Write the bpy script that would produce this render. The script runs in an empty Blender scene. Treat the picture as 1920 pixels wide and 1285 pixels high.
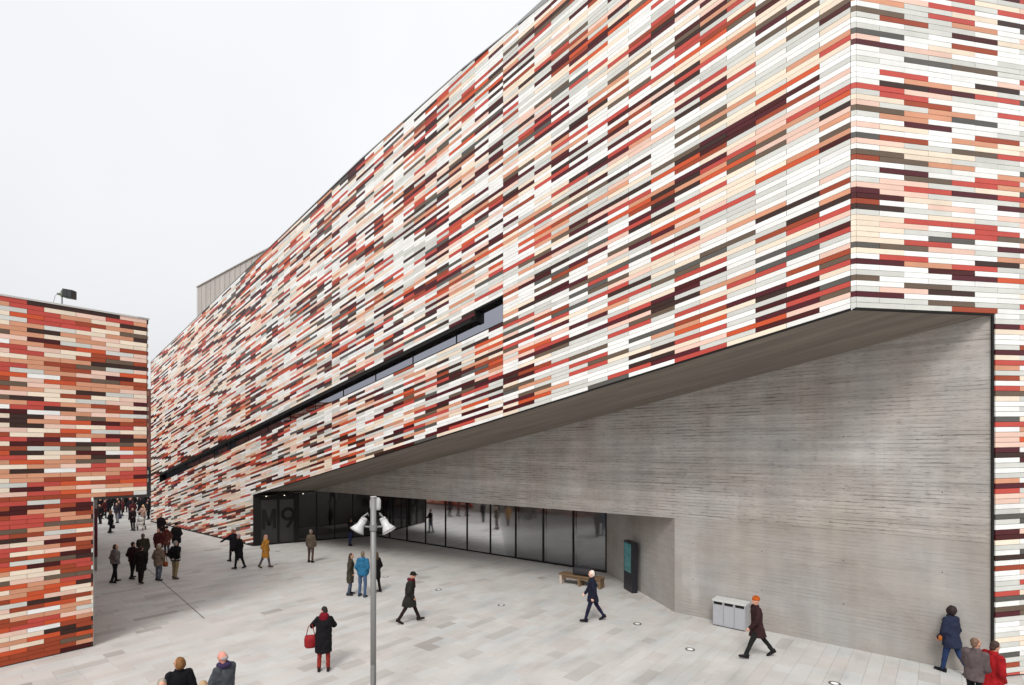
import bpy, bmesh, math, random
from mathutils import Vector, Matrix, noise, Euler
R = random.Random(7)
sc = bpy.context.scene
COL = sc.collection
# ------------------------------------------------------------------ camera
F, CX, HY, H = 967.0, 960.0, 845.0, 5.7          # focal (px of a 1920 frame), centre, horizon row, eye height
cd = bpy.data.cameras.new("camera")
cam = bpy.data.objects.new("camera", cd); COL.objects.link(cam)
cam.location = (0, 0, H); cam.rotation_euler = (math.radians(90), 0, 0)
cd.sensor_width = 36; cd.lens = 36 * F / 1920
cd.shift_y = (HY - 642.5) / 1920
cd.clip_start = 0.1; cd.clip_end = 3000
sc.camera = cam
# ------------------------------------------------------------------ world: overcast sky
w = bpy.data.worlds.new("World"); sc.world = w; w.use_nodes = True
nt = w.node_tree; nt.nodes.clear()
def nd(t, tree=None, **k):
    n = (tree or nt).nodes.new(t)
    for a, b in k.items(): setattr(n, a, b)
    return n
SUN_EL, SUN_ROT = math.radians(50), math.radians(188)
sky = nd('ShaderNodeTexSky', sky_type='NISHITA', sun_disc=False, sun_elevation=SUN_EL, sun_rotation=SUN_ROT,
         air_density=1.0, dust_density=6.0, ozone_density=1.0)
hs = nd('ShaderNodeHueSaturation'); hs.inputs['Saturation'].default_value = 0.12
nt.links.new(sky.outputs[0], hs.inputs['Color'])
b1 = nd('ShaderNodeBackground'); b1.inputs['Strength'].default_value = 0.05
nt.links.new(hs.outputs[0], b1.inputs['Color'])
tc = nd('ShaderNodeTexCoord'); sep = nd('ShaderNodeSeparateXYZ'); nt.links.new(tc.outputs['Generated'], sep.inputs[0])
rmp = nd('ShaderNodeMapRange'); nt.links.new(sep.outputs['Z'], rmp.inputs['Value'])
rmp.inputs['From Min'].default_value = 0.0; rmp.inputs['From Max'].default_value = 1.0
rmp.inputs['To Min'].default_value = 0.67; rmp.inputs['To Max'].default_value = 1.00      # overcast sky: brighter to the zenith
nz = nd('ShaderNodeTexNoise'); nz.inputs['Scale'].default_value = 1.6; nz.inputs['Detail'].default_value = 3
nt.links.new(tc.outputs['Generated'], nz.inputs['Vector'])
mr2 = nd('ShaderNodeMapRange'); nt.links.new(nz.outputs[0], mr2.inputs['Value'])
mr2.inputs['From Min'].default_value = 0.3; mr2.inputs['From Max'].default_value = 0.7
mr2.inputs['To Min'].default_value = 0.93; mr2.inputs['To Max'].default_value = 1.05
mu = nd('ShaderNodeMath', operation='MULTIPLY'); nt.links.new(rmp.outputs[0], mu.inputs[0]); nt.links.new(mr2.outputs[0], mu.inputs[1])
b2 = nd('ShaderNodeBackground'); b2.inputs['Color'].default_value = (0.965, 0.975, 1.0, 1)
nt.links.new(mu.outputs[0], b2.inputs['Strength'])
ad = nd('ShaderNodeAddShader'); nt.links.new(b1.outputs[0], ad.inputs[0]); nt.links.new(b2.outputs[0], ad.inputs[1])
wo = nd('ShaderNodeOutputWorld'); nt.links.new(ad.outputs[0], wo.inputs[0])
# ------------------------------------------------------------------ soft sun behind the cloud
sl = bpy.data.lights.new("sun", 'SUN'); sl.energy = 1.75; sl.angle = math.radians(17); sl.color = (1.0, 0.965, 0.92)
so = bpy.data.objects.new("sun", sl); COL.objects.link(so)
so.rotation_euler = Vector((0.14, 0.63, -0.76)).to_track_quat('-Z', 'Y').to_euler()
so.location = (0, -20, 60)
sc.view_settings.view_transform = 'Standard'; sc.view_settings.look = 'None'
sc.view_settings.gamma = 1.0; sc.view_settings.exposure = 0.0; sc.view_settings.use_curve_mapping = False
sc.cycles.max_bounces = 6; sc.cycles.diffuse_bounces = 3; sc.cycles.glossy_bounces = 3; sc.cycles.transparent_max_bounces = 8

# ------------------------------------------------------------------ frames
U1 = Vector((-0.7681, 0.6403)); N1 = Vector((0.6403, 0.7681))      # along the long facade (receding), across it (away)
U2 = Vector((math.sin(math.radians(78.9)), math.cos(math.radians(78.9)))); N2 = Vector((-U2.y, U2.x))
def P2(s, r): return U1 * s + N1 * r                                # plan point from facade coordinates
def P3(s, r, z): p = P2(s, r); return Vector((p.x, p.y, z))
def gz(s): return -0.012 * max(0.0, min(s, 75.0) - 8.0)             # the plaza falls gently away
def gxy(x, y): return gz(-0.7681 * x + 0.6403 * y)
def at(px, py):                                                     # ground point seen at a photo pixel
    z = 0.0
    for _ in range(8):
        y = (H - z) * F / (py - HY); x = (px - CX) / F * y; z = gxy(x, y)
    return Vector((x, y, z))
def on_plane(px, d):                                                # (s) where a pixel column meets the plane r = d
    a = (px - CX) / F; y = d / (N1.y + N1.x * a); return y * (U1.y + U1.x * a)
def proj(p):
    if p[1] < 0.5: return (-9999, -9999)
    return (CX + p[0] / p[1] * F, HY - (p[2] - H) / p[1] * F)
# ------------------------------------------------------------------ helpers
def lin(c):
    return tuple(((v / 255) / 12.92 if v / 255 <= 0.04045 else ((v / 255 + 0.055) / 1.055) ** 2.4) for v in c)
def mat(name, rgb, rough=0.7, spec=0.5, metal=0.0, var=0.0, nscale=8.0, bump=0.0, bscale=40.0, island=0.0, stretch=(1, 1, 1), linear=True, emit=None, world=False, stain=False):
    m = bpy.data.materials.new(name); m.use_nodes = True; t = m.node_tree; b = t.nodes['Principled BSDF']
    c = rgb if linear else lin(rgb)
    b.inputs['Base Color'].default_value = (*c, 1); b.inputs['Roughness'].default_value = rough
    b.inputs['Specular IOR Level'].default_value = spec; b.inputs['Metallic'].default_value = metal
    if emit: b.inputs['Emission Color'].default_value = (*emit[0], 1); b.inputs['Emission Strength'].default_value = emit[1]
    src = None
    if var or bump:
        g = t.nodes.new('ShaderNodeNewGeometry') if island else None
        c0 = t.nodes.new('ShaderNodeTexCoord'); mp = t.nodes.new('ShaderNodeMapping'); mp.inputs['Scale'].default_value = stretch
        t.links.new(t.nodes.new('ShaderNodeNewGeometry').outputs['Position'] if world else c0.outputs['Object'], mp.inputs[0])
    if var:
        n = t.nodes.new('ShaderNodeTexNoise'); n.inputs['Scale'].default_value = nscale; n.inputs['Detail'].default_value = 5
        t.links.new(mp.outputs[0], n.inputs['Vector'])
        r = t.nodes.new('ShaderNodeMapRange'); r.inputs['From Min'].default_value = 0.25; r.inputs['From Max'].default_value = 0.75
        r.inputs['To Min'].default_value = 1 - var; r.inputs['To Max'].default_value = 1 + var
        t.links.new(n.outputs[0], r.inputs['Value'])
        fac = r.outputs[0]
        if island:
            r2 = t.nodes.new('ShaderNodeMapRange'); r2.inputs['To Min'].default_value = 1 - island; r2.inputs['To Max'].default_value = 1 + island
            oi = t.nodes.new('ShaderNodeObjectInfo'); a1 = t.nodes.new('ShaderNodeMath'); a1.operation = 'ADD'
            fr = t.nodes.new('ShaderNodeMath'); fr.operation = 'FRACT'
            t.links.new(g.outputs['Random Per Island'], a1.inputs[0]); t.links.new(oi.outputs['Random'], a1.inputs[1])
            t.links.new(a1.outputs[0], fr.inputs[0]); t.links.new(fr.outputs[0], r2.inputs['Value'])
            m2 = t.nodes.new('ShaderNodeMath'); m2.operation = 'MULTIPLY'; t.links.new(fac, m2.inputs[0]); t.links.new(r2.outputs[0], m2.inputs[1]); fac = m2.outputs[0]
        if stain:                                                   # damp, worn patches and small dirt spots
            mp5 = t.nodes.new('ShaderNodeMapping'); mp5.inputs['Rotation'].default_value = (0, 0, math.radians(-50)); t.links.new(mp.outputs[0], mp5.inputs[0])
            mp6 = t.nodes.new('ShaderNodeMapping'); mp6.inputs['Scale'].default_value = (.30, .9, 1); t.links.new(mp5.outputs[0], mp6.inputs[0])
            for (sc_, lo, hi, am, src_) in ((.9, .54, .70, .17, mp6), (2.8, .56, .72, .10, mp6), (30, .66, .76, .14, mp)):
                n5 = t.nodes.new('ShaderNodeTexNoise'); n5.inputs['Scale'].default_value = sc_; n5.inputs['Detail'].default_value = 6; t.links.new(src_.outputs[0], n5.inputs['Vector'])
                r5 = t.nodes.new('ShaderNodeMapRange'); r5.inputs['From Min'].default_value = lo; r5.inputs['From Max'].default_value = hi
                r5.inputs['To Min'].default_value = 1; r5.inputs['To Max'].default_value = 1 - am; t.links.new(n5.outputs[0], r5.inputs['Value'])
                m5 = t.nodes.new('ShaderNodeMath'); m5.operation = 'MULTIPLY'; t.links.new(fac, m5.inputs[0]); t.links.new(r5.outputs[0], m5.inputs[1]); fac = m5.outputs[0]
        mx = t.nodes.new('ShaderNodeVectorMath'); mx.operation = 'SCALE'; mx.inputs[0].default_value = c
        t.links.new(fac, mx.inputs['Scale']); t.links.new(mx.outputs[0], b.inputs['Base Color'])
    if bump:
        n = t.nodes.new('ShaderNodeTexNoise'); n.inputs['Scale'].default_value = bscale; n.inputs['Detail'].default_value = 4
        t.links.new(mp.outputs[0], n.inputs['Vector'])
        bp = t.nodes.new('ShaderNodeBump'); bp.inputs['Strength'].default_value = bump; bp.inputs['Distance'].default_value = 0.02
        t.links.new(n.outputs[0], bp.inputs['Height']); t.links.new(bp.outputs[0], b.inputs['Normal'])
    return m
def mesh_obj(name, verts, faces, mats, parent=None, idx=None, smooth=False):
    me = bpy.data.meshes.new(name); me.from_pydata([tuple(v) for v in verts], [], faces)
    for m in (mats if isinstance(mats, (list, tuple)) else [mats]): me.materials.append(m)
    if idx: me.polygons.foreach_set('material_index', idx)
    if smooth: me.polygons.foreach_set('use_smooth', [True] * len(me.polygons))
    me.update()
    return link(name, me, parent)
def link(name, me, parent=None):
    o = bpy.data.objects.new(name, me); COL.objects.link(o)
    if parent: o.parent = parent
    return o
def thing(name, label, cat, loc=(0, 0, 0), rz=0.0, group=None):
    o = bpy.data.objects.new(name, None); COL.objects.link(o); o.empty_display_size = 0.2
    o.location = loc; o.rotation_euler = (0, 0, rz); return tag(o, label, cat, group)
def tag(o, label, cat, group=None):
    o['label'] = label; o['category'] = cat
    if group: o['group'] = group
    return o
def struct(o): o['kind'] = 'structure'; return o
class MB:                                                           # collects simple solids into one mesh
    def __init__(s): s.v = []; s.f = []; s.m = []
    def quad(s, a, b, c, d, mi=0):
        n = len(s.v); s.v += [a, b, c, d]; s.f.append((n, n + 1, n + 2, n + 3)); s.m.append(mi)
    def box(s, o, ax, ay, az, mi=0):                                # corner o and three edge vectors
        o, ax, ay, az = map(Vector, (o, ax, ay, az)); n = len(s.v)
        s.v += [o, o + ax, o + ax + ay, o + ay, o + az, o + ax + az, o + ax + ay + az, o + ay + az]
        s.f += [tuple(n + i for i in q) for q in ((0, 3, 2, 1), (4, 5, 6, 7), (0, 1, 5, 4), (1, 2, 6, 5), (2, 3, 7, 6), (3, 0, 4, 7))]; s.m += [mi] * 6
    def bx(s, x0, x1, y0, y1, z0, z1, mi=0): s.box((x0, y0, z0), (x1 - x0, 0, 0), (0, y1 - y0, 0), (0, 0, z1 - z0), mi)
    def rings(s, rings, closed=True, mi=0):
        k = len(rings[0]); n = len(s.v)
        for r in rings: s.v += list(r)
        for i in range(len(rings) - 1):
            for j in range(k):
                a = n + i * k + j; b = n + i * k + (j + 1) % k
                s.f.append((a, b, b + k, a + k)); s.m.append(mi)
        if closed:
            s.f.append(tuple(n + j for j in reversed(range(k)))); s.m.append(mi)
            m = n + (len(rings) - 1) * k; s.f.append(tuple(m + j for j in range(k))); s.m.append(mi)
    def tube(s, pts, rad, seg=10, mi=0):
        pts = [Vector(p) for p in pts]; rs = rad if isinstance(rad, (list, tuple)) else [rad] * len(pts); out = []
        for i, p in enumerate(pts):
            d = (pts[min(i + 1, len(pts) - 1)] - pts[max(i - 1, 0)]).normalized()
            a = d.orthogonal().normalized() if i == 0 else (a - d * a.dot(d)).normalized(); b = d.cross(a)
            out.append([p + (a * math.cos(t) + b * math.sin(t)) * rs[i] for t in (2 * math.pi * j / seg for j in range(seg))])
        s.rings(out, True, mi)
    def capsule(s, p, q, r0, r1, seg=10):
        p, q = Vector(p), Vector(q); d = (q - p).normalized()
        pts, rs = [], []
        for t in (-80, -50, -20): pts.append(p + d * r0 * math.sin(math.radians(t))); rs.append(r0 * math.cos(math.radians(t)))
        for t in (20, 50, 80): pts.append(q + d * r1 * math.sin(math.radians(t))); rs.append(r1 * math.cos(math.radians(t)))
        a = d.orthogonal().normalized(); b = d.cross(a)
        s.rings([[c + (a * math.cos(2 * math.pi * j / seg) + b * math.sin(2 * math.pi * j / seg)) * rr for j in range(seg)] for c, rr in zip(pts, rs)])
    def ell(s, c, rx, ry, rz, M=None, seg=14, nr=9):
        c = Vector(c); out = []
        for i in range(nr):
            t = math.radians(-82 + 164 * i / (nr - 1))
            ring = [Vector((rx * math.cos(t) * math.cos(2 * math.pi * j / seg), ry * math.cos(t) * math.sin(2 * math.pi * j / seg), rz * math.sin(t))) for j in range(seg)]
            out.append([c + (M @ v if M else v) for v in ring])
        s.rings(out)
    def loft(s, secs, seg=16):                                      # (centre, rx, ry) flat sections
        s.rings([[Vector(c) + Vector((rx * math.cos(2 * math.pi * j / seg), ry * math.sin(2 * math.pi * j / seg), 0)) for j in range(seg)] for c, rx, ry in secs])
    def build(s, name, mats, parent=None, smooth=False):
        return mesh_obj(name, s.v, s.f, mats, parent, s.m, smooth)

# ------------------------------------------------------------------ materials
def tmat(n, rgb): return mat('tile_' + n, rgb, 0.40, 0.28, var=0.07, nscale=2.2, island=0.07, linear=False, bump=0.06, bscale=50)
TC = {'white': (230, 230, 227), 'light_grey': (200, 201, 195), 'cream': (228, 212, 192), 'pale_pink': (224, 190, 174), 'salmon': (202, 144, 114),
      'coral': (182, 72, 62), 'orange': (194, 80, 44), 'rust': (148, 64, 38), 'taupe': (98, 82, 68), 'grey': (84, 82, 78),
      'brown': (54, 33, 27), 'maroon': (76, 21, 29), 'oxblood': (66, 13, 13)}
TN = list(TC); TM = [tmat(n, TC[n]) for n in TN]
PAL_MAIN = dict(white=.25, light_grey=.155, cream=.095, pale_pink=.055, salmon=.045, coral=.10, orange=.028, rust=.05, taupe=.045, grey=.035, brown=.06, maroon=.07, oxblood=.05)
PAL_FAR = dict(white=.19, light_grey=.10, cream=.18, pale_pink=.07, salmon=.06, coral=.095, orange=.033, rust=.06, taupe=.035, grey=.02, brown=.075, maroon=.055, oxblood=.06)
PAL_LEFT = dict(white=.035, light_grey=.045, cream=.155, pale_pink=.09, salmon=.145, coral=.13, orange=.11, rust=.14, taupe=.07, grey=.0, brown=.085, maroon=.012, oxblood=.045)
PAL_RIGHT = dict(white=.29, light_grey=.20, cream=.10, pale_pink=.07, salmon=.04, coral=.095, orange=.014, rust=.02, taupe=.04, grey=.055, brown=.05, maroon=.085, oxblood=.02)
def pick(pal):
    return TN.index(R.choices(list(pal), list(pal.values()))[0])
M_back = mat('backing_board', (0.05, 0.045, 0.042), 0.9)
M_black = mat('black_metal', (0.008, 0.0075, 0.007), 0.55, 0.25)
M_trim = mat('grey_metal_trim', (0.30, 0.30, 0.30), 0.5, metal=0.3)
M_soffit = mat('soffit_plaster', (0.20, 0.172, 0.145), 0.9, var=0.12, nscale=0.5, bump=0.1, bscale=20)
M_dark = mat('dark_interior', (0.03, 0.026, 0.024), 0.8)

def concrete_mat():
    m = bpy.data.materials.new('board_marked_concrete'); m.use_nodes = True; t = m.node_tree; b = t.nodes['Principled BSDF']
    N = lambda ty, **k: nd(ty, t, **k)
    L = t.links.new
    tcn = N('ShaderNodeTexCoord'); sp = N('ShaderNodeSeparateXYZ'); L(tcn.outputs['Object'], sp.inputs[0])   # local: x along the wall, z up
    def math_(op, a, b_=None, c=None):
        n = N('ShaderNodeMath', operation=op)
        for i, v in enumerate((a, b_, c)):
            if v is None: continue
            if isinstance(v, (int, float)): n.inputs[i].default_value = v
            else: L(v, n.inputs[i])
        return n.outputs[0]
    row = math_('FLOOR', math_('DIVIDE', sp.outputs['Z'], 0.105))
    off = N('ShaderNodeTexWhiteNoise', noise_dimensions='1D'); L(row, off.inputs['W'])
    colx = math_('FLOOR', math_('DIVIDE', math_('ADD', sp.outputs['X'], math_('MULTIPLY', off.outputs[0], 9.0)), 3.1))
    cb = N('ShaderNodeCombineXYZ'); L(row, cb.inputs[0]); L(colx, cb.inputs[1])
    wn = N('ShaderNodeTexWhiteNoise', noise_dimensions='2D'); L(cb.outputs[0], wn.inputs['Vector'])
    # streaks along the boards
    mp = N('ShaderNodeMapping'); mp.inputs['Scale'].default_value = (0.5, 1, 14); L(tcn.outputs['Object'], mp.inputs[0])
    st = N('ShaderNodeTexNoise'); st.inputs['Scale'].default_value = 1.0; st.inputs['Detail'].default_value = 6; L(mp.outputs[0], st.inputs['Vector'])
    mpb = N('ShaderNodeMapping'); mpb.inputs['Scale'].default_value = (0.09, 1, 3.0); L(tcn.outputs['Object'], mpb.inputs[0])
    sb = N('ShaderNodeTexNoise'); sb.inputs['Scale'].default_value = 1.0; sb.inputs['Detail'].default_value = 3; L(mpb.outputs[0], sb.inputs['Vector'])
    # cloudy pours and run-off
    cl = N('ShaderNodeTexNoise'); cl.inputs['Scale'].default_value = 0.45; cl.inputs['Detail'].default_value = 5; L(tcn.outputs['Object'], cl.inputs['Vector'])
    mp2 = N('ShaderNodeMapping'); mp2.inputs['Scale'].default_value = (1.5, 1, 0.12); L(tcn.outputs['Object'], mp2.inputs[0])
    rn = N('ShaderNodeTexNoise'); rn.inputs['Scale'].default_value = 1.0; rn.inputs['Detail'].default_value = 4; L(mp2.outputs[0], rn.inputs['Vector'])
    mp3 = N('ShaderNodeMapping'); mp3.inputs['Scale'].default_value = (5, 5, 40); L(tcn.outputs['Object'], mp3.inputs[0])
    pit = N('ShaderNodeTexNoise'); pit.inputs['Scale'].default_value = 1.0; pit.inputs['Detail'].default_value = 5; L(mp3.outputs[0], pit.inputs['Vector'])
    lower = N('ShaderNodeMapRange'); L(sp.outputs['Z'], lower.inputs['Value'])
    lower.inputs['From Min'].default_value = 3.2; lower.inputs['From Max'].default_value = 3.4; lower.inputs['To Min'].default_value = 0.55; lower.inputs['To Max'].default_value = 1.0
    frz = math_('FRACT', math_('DIVIDE', sp.outputs['Z'], 0.105))
    def rng(src, lo, hi, a_, b_):
        r = N('ShaderNodeMapRange'); L(src, r.inputs['Value']); r.inputs['From Min'].default_value = lo; r.inputs['From Max'].default_value = hi
        r.inputs['To Min'].default_value = a_; r.inputs['To Max'].default_value = b_; return r.outputs[0]
    # board edges: thin, dark, broken here and there
    ge_ = N('ShaderNodeTexNoise'); ge_.inputs['Scale'].default_value = 1.0; ge_.inputs['Detail'].default_value = 4
    mpe = N('ShaderNodeMapping'); mpe.inputs['Scale'].default_value = (1.1, 1, 9.5); L(tcn.outputs['Object'], mpe.inputs[0]); L(mpe.outputs[0], ge_.inputs['Vector'])
    mpk = N('ShaderNodeMapping'); mpk.inputs['Scale'].default_value = (.16, 1, .8); L(tcn.outputs['Object'], mpk.inputs[0])
    gk = N('ShaderNodeTexNoise'); gk.inputs['Scale'].default_value = 1.0; gk.inputs['Detail'].default_value = 3; L(mpk.outputs[0], gk.inputs['Vector'])
    edge = math_('MULTIPLY', math_('LESS_THAN', frz, 0.26), math_('MULTIPLY', rng(ge_.outputs[0], .45, .55, 0.0, 1.0), rng(gk.outputs[0], .42, .58, .15, 1.25)))
    tone = math_('ADD', math_('MULTIPLY', rng(wn.outputs[0], 0, 1, -.075, .075), 1.0), rng(st.outputs[0], .3, .7, -.10, .10))
    tone = math_('ADD', tone, rng(sb.outputs[0], .3, .7, -.12, .12)); tone = math_('ADD', tone, math_('MULTIPLY', edge, -.40))
    tone = math_('ADD', tone, math_('MULTIPLY', math_('GREATER_THAN', wn.outputs[0], .90), -.13))
    pts = math_('MULTIPLY', rng(pit.outputs[0], .56, .66, 0.0, 1.0), -.34); tone = math_('ADD', tone, pts)
    tone = math_('MULTIPLY', tone, rng(sp.outputs['Z'], 3.36, 3.41, .24, 1.0))
    tone = math_('ADD', tone, rng(sp.outputs['Z'], 3.36, 3.41, -.075, .035))
    # lower lift: cloudy patches with vertical edges where the shutters met
    pn = N('ShaderNodeTexVoronoi', distance='CHEBYCHEV'); pn.inputs['Scale'].default_value = .42; L(tcn.outputs['Object'], pn.inputs['Vector'])
    sepc = N('ShaderNodeSeparateColor'); L(pn.outputs['Color'], sepc.inputs[0])
    blot = N('ShaderNodeTexNoise'); blot.inputs['Scale'].default_value = 1.3; blot.inputs['Detail'].default_value = 7; blot.inputs['Roughness'].default_value = .6; L(tcn.outputs['Object'], blot.inputs['Vector'])
    v = math_('ADD', tone, 1.0)
    v = math_('MULTIPLY', v, rng(cl.outputs[0], .3, .7, .93, 1.07)); v = math_('MULTIPLY', v, rng(rn.outputs[0], .3, .7, .90, 1.08))
    v = math_('MULTIPLY', v, rng(blot.outputs[0], .3, .7, .91, 1.08)); v = math_('MULTIPLY', v, rng(sepc.outputs[0], 0, 1, .95, 1.05))
    sx = N('ShaderNodeMix', data_type='RGBA'); sx.inputs['A'].default_value = (0.385, 0.348, 0.31, 1); sx.inputs['B'].default_value = (0.375, 0.362, 0.345, 1)
    L(rng(cl.outputs[0], .35, .65, 0, 1), sx.inputs['Factor'])
    sv_ = N('ShaderNodeVectorMath', operation='SCALE'); L(sx.outputs['Result'], sv_.inputs[0]); L(v, sv_.inputs['Scale'])
    L(sv_.outputs[0], b.inputs['Base Color']); b.inputs['Roughness'].default_value = 0.85; b.inputs['Specular IOR Level'].default_value = 0.25
    hgt = math_('ADD', math_('ADD', math_('MULTIPLY', wn.outputs[0], 0.9), math_('MULTIPLY', edge, -1.2)), math_('MULTIPLY', pit.outputs[0], 1.0))
    hgt = math_('MULTIPLY', hgt, rng(sp.outputs['Z'], 3.25, 3.45, .4, 1.0))
    bp = N('ShaderNodeBump'); bp.inputs['Strength'].default_value = 0.55; bp.inputs['Distance'].default_value = 0.012; L(hgt, bp.inputs['Height'])
    L(bp.outputs[0], b.inputs['Normal'])
    return m
M_conc = concrete_mat()
def glass_mat(name, tint, refl, rough=0.01, gc=(0.93, 0.96, 1)):
    m = bpy.data.materials.new(name); m.use_nodes = True; t = m.node_tree; t.nodes.clear()
    tr = nd('ShaderNodeBsdfTransparent', t); tr.inputs[0].default_value = (*tint, 1)
    gl = nd('ShaderNodeBsdfGlossy', t); gl.inputs['Color'].default_value = (*gc, 1); gl.inputs['Roughness'].default_value = rough
    lw = nd('ShaderNodeFresnel', t); lw.inputs['IOR'].default_value = 1.5
    mr = nd('ShaderNodeMapRange', t); t.links.new(lw.outputs[0], mr.inputs['Value']); mr.inputs['To Min'].default_value = refl; mr.inputs['To Max'].default_value = 1.0
    mx = nd('ShaderNodeMixShader', t); t.links.new(mr.outputs[0], mx.inputs[0]); t.links.new(tr.outputs[0], mx.inputs[1]); t.links.new(gl.outputs[0], mx.inputs[2])
    o = nd('ShaderNodeOutputMaterial', t); t.links.new(mx.outputs[0], o.inputs[0]); return m
M_glass = glass_mat('dark_glass', (0.55, 0.56, 0.57), 0.15, rough=.05)
M_glass_strip = glass_mat('strip_glass', (0.3, 0.32, 0.35), 0.07, gc=(.34, .35, .40))
M_glass_door = glass_mat('lobby_glass', (0.55, 0.55, 0.55), 0.0, gc=(.6, .6, .6))

# ------------------------------------------------------------------ ground
M_gr = mat('ground_bed', (0.42, 0.405, 0.385), 0.9, var=0.08, nscale=0.6)
sv = [-400, 8, 30, 75, 500]; rv = [-300, 300]
g = MB()
for a, b in zip(sv[:-1], sv[1:]):
    g.quad(P3(a, rv[0], gz(a) - .011), P3(a, rv[1], gz(a) - .011), P3(b, rv[1], gz(b) - .011), P3(b, rv[0], gz(b) - .011))
gr = struct(g.build('ground', M_gr))
# paving slabs: long stone setts laid across the fall of the plaza
PC = [(0.475, 0.458, 0.435), (0.49, 0.485, 0.468), (0.472, 0.445, 0.42), (0.495, 0.478, 0.455), (0.474, 0.477, 0.465), (0.35, 0.33, 0.31), (0.415, 0.398, 0.375)]
PM = [mat('paving_stone_%s' % n, c, 0.8, 0.3, var=0.09, nscale=0.9, island=0.02, bump=0.15, bscale=25, world=True, stain=True) for n, c in zip(('buff', 'pale', 'pink', 'cream', 'silver', 'dark', 'mid'), PC)]
cand = []
s = -4.5
while s < 50:
    ds = R.choice((0.32, 0.42)); r = 0.5 - R.random() * 1.5
    while r < 21.2:
        L_ = R.choice((0.45, 0.7, 0.7, 1.0, 1.3)); sm, rm = s + ds / 2, r + L_ / 2
        p = P3(sm, rm, gz(sm)); q = proj(p)
        if -260 < q[0] < 2180 and q[1] < 1420:
            zn = noise.noise(Vector((sm * .22, rm * .22, 3.1))) * 0.5 + noise.noise(Vector((sm * .6, rm * .5, 9.7))) * 0.5
            dk = max(0.0, zn - 0.06) * 1.25 * (1.0 if p.y < 24 else 0.35)
            u = R.random()
            c = 5 if u < dk * .16 else (6 if u < dk * .8 + 0.02 else R.choice((0, 0, 1, 1, 2, 3, 3, 4)))
            vis = 0 if not (0 < q[0] < 1920 and 845 < q[1] < 1285) else 1.0 / (p - Vector((0, 0, H))).length ** 3
            cand.append((vis * L_ * ds, s, r, ds, L_, c))
        r += L_
    s += ds
cand.sort(key=lambda a: -a[0])
def slab_geo(ds, L_, o=Vector((0, 0, 0)), dz=0.0):
    e = 0.0014; hs_, hl = ds / 2 - e, L_ / 2 - e; out = []
    for z, k in ((-.03, 0), (-.004, 0), (0, .004)):
        for a, b in ((-1, -1), (1, -1), (1, 1), (-1, 1)):
            p = P2(a * (hs_ - k), b * (hl - k)); zz = z - 0.012 * 0 + (dz * a)
            out.append(Vector((p.x, p.y, zz)) + o)
    return out
SF = [(8, 9, 10, 11)] + [(i, (i + 1) % 4, 4 + (i + 1) % 4, 4 + i) for i in range(4)] + [(4 + i, 4 + (i + 1) % 4, 8 + (i + 1) % 4, 8 + i) for i in range(4)]
paving = mesh_obj('plaza_paving', [], [], PM)
paving['kind'] = 'structure'
cache = {}
def lift(sm): return gz(sm)
for (_, s, r, ds, L_, c) in cand[:300]:
    key = (ds, L_, c)
    if key not in cache:
        me = bpy.data.meshes.new('paving_slab'); me.from_pydata([tuple(v) for v in slab_geo(ds, L_)], [], SF)
        me.materials.append(PM[c]); cache[key] = me
    o = link('paving_slab', cache[key], paving); o.location = P3(s + ds / 2, r + L_ / 2, lift(s + ds / 2) + R.uniform(-.002, .001))
vv, ff, mi = [], [], []
for (_, s, r, ds, L_, c) in cand[300:]:
    n = len(vv); vv += slab_geo(ds, L_, P3(s + ds / 2, r + L_ / 2, lift(s + ds / 2) + R.uniform(-.002, .001)))
    ff += [tuple(n + i for i in f) for f in SF]; mi += [c] * len(SF)
o = mesh_obj('paving_slab_field', vv, ff, PM, paving, mi); o['kind'] = 'stuff'
# drain slot that runs into the alley
a, b = at(383, 1160), at(268, 1060)
d = (b - a).normalized(); nn = Vector((-d.y, d.x, 0)) * .018
mb = MB(); mb.quad(a - nn + Vector((0, 0, .004)), a + nn + Vector((0, 0, .004)), b + nn + Vector((0, 0, .004)), b - nn + Vector((0, 0, .004)))
struct(mb.build('drain_slot', mat('drain_steel', (0.10, 0.095, 0.09), 0.6)))

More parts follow.
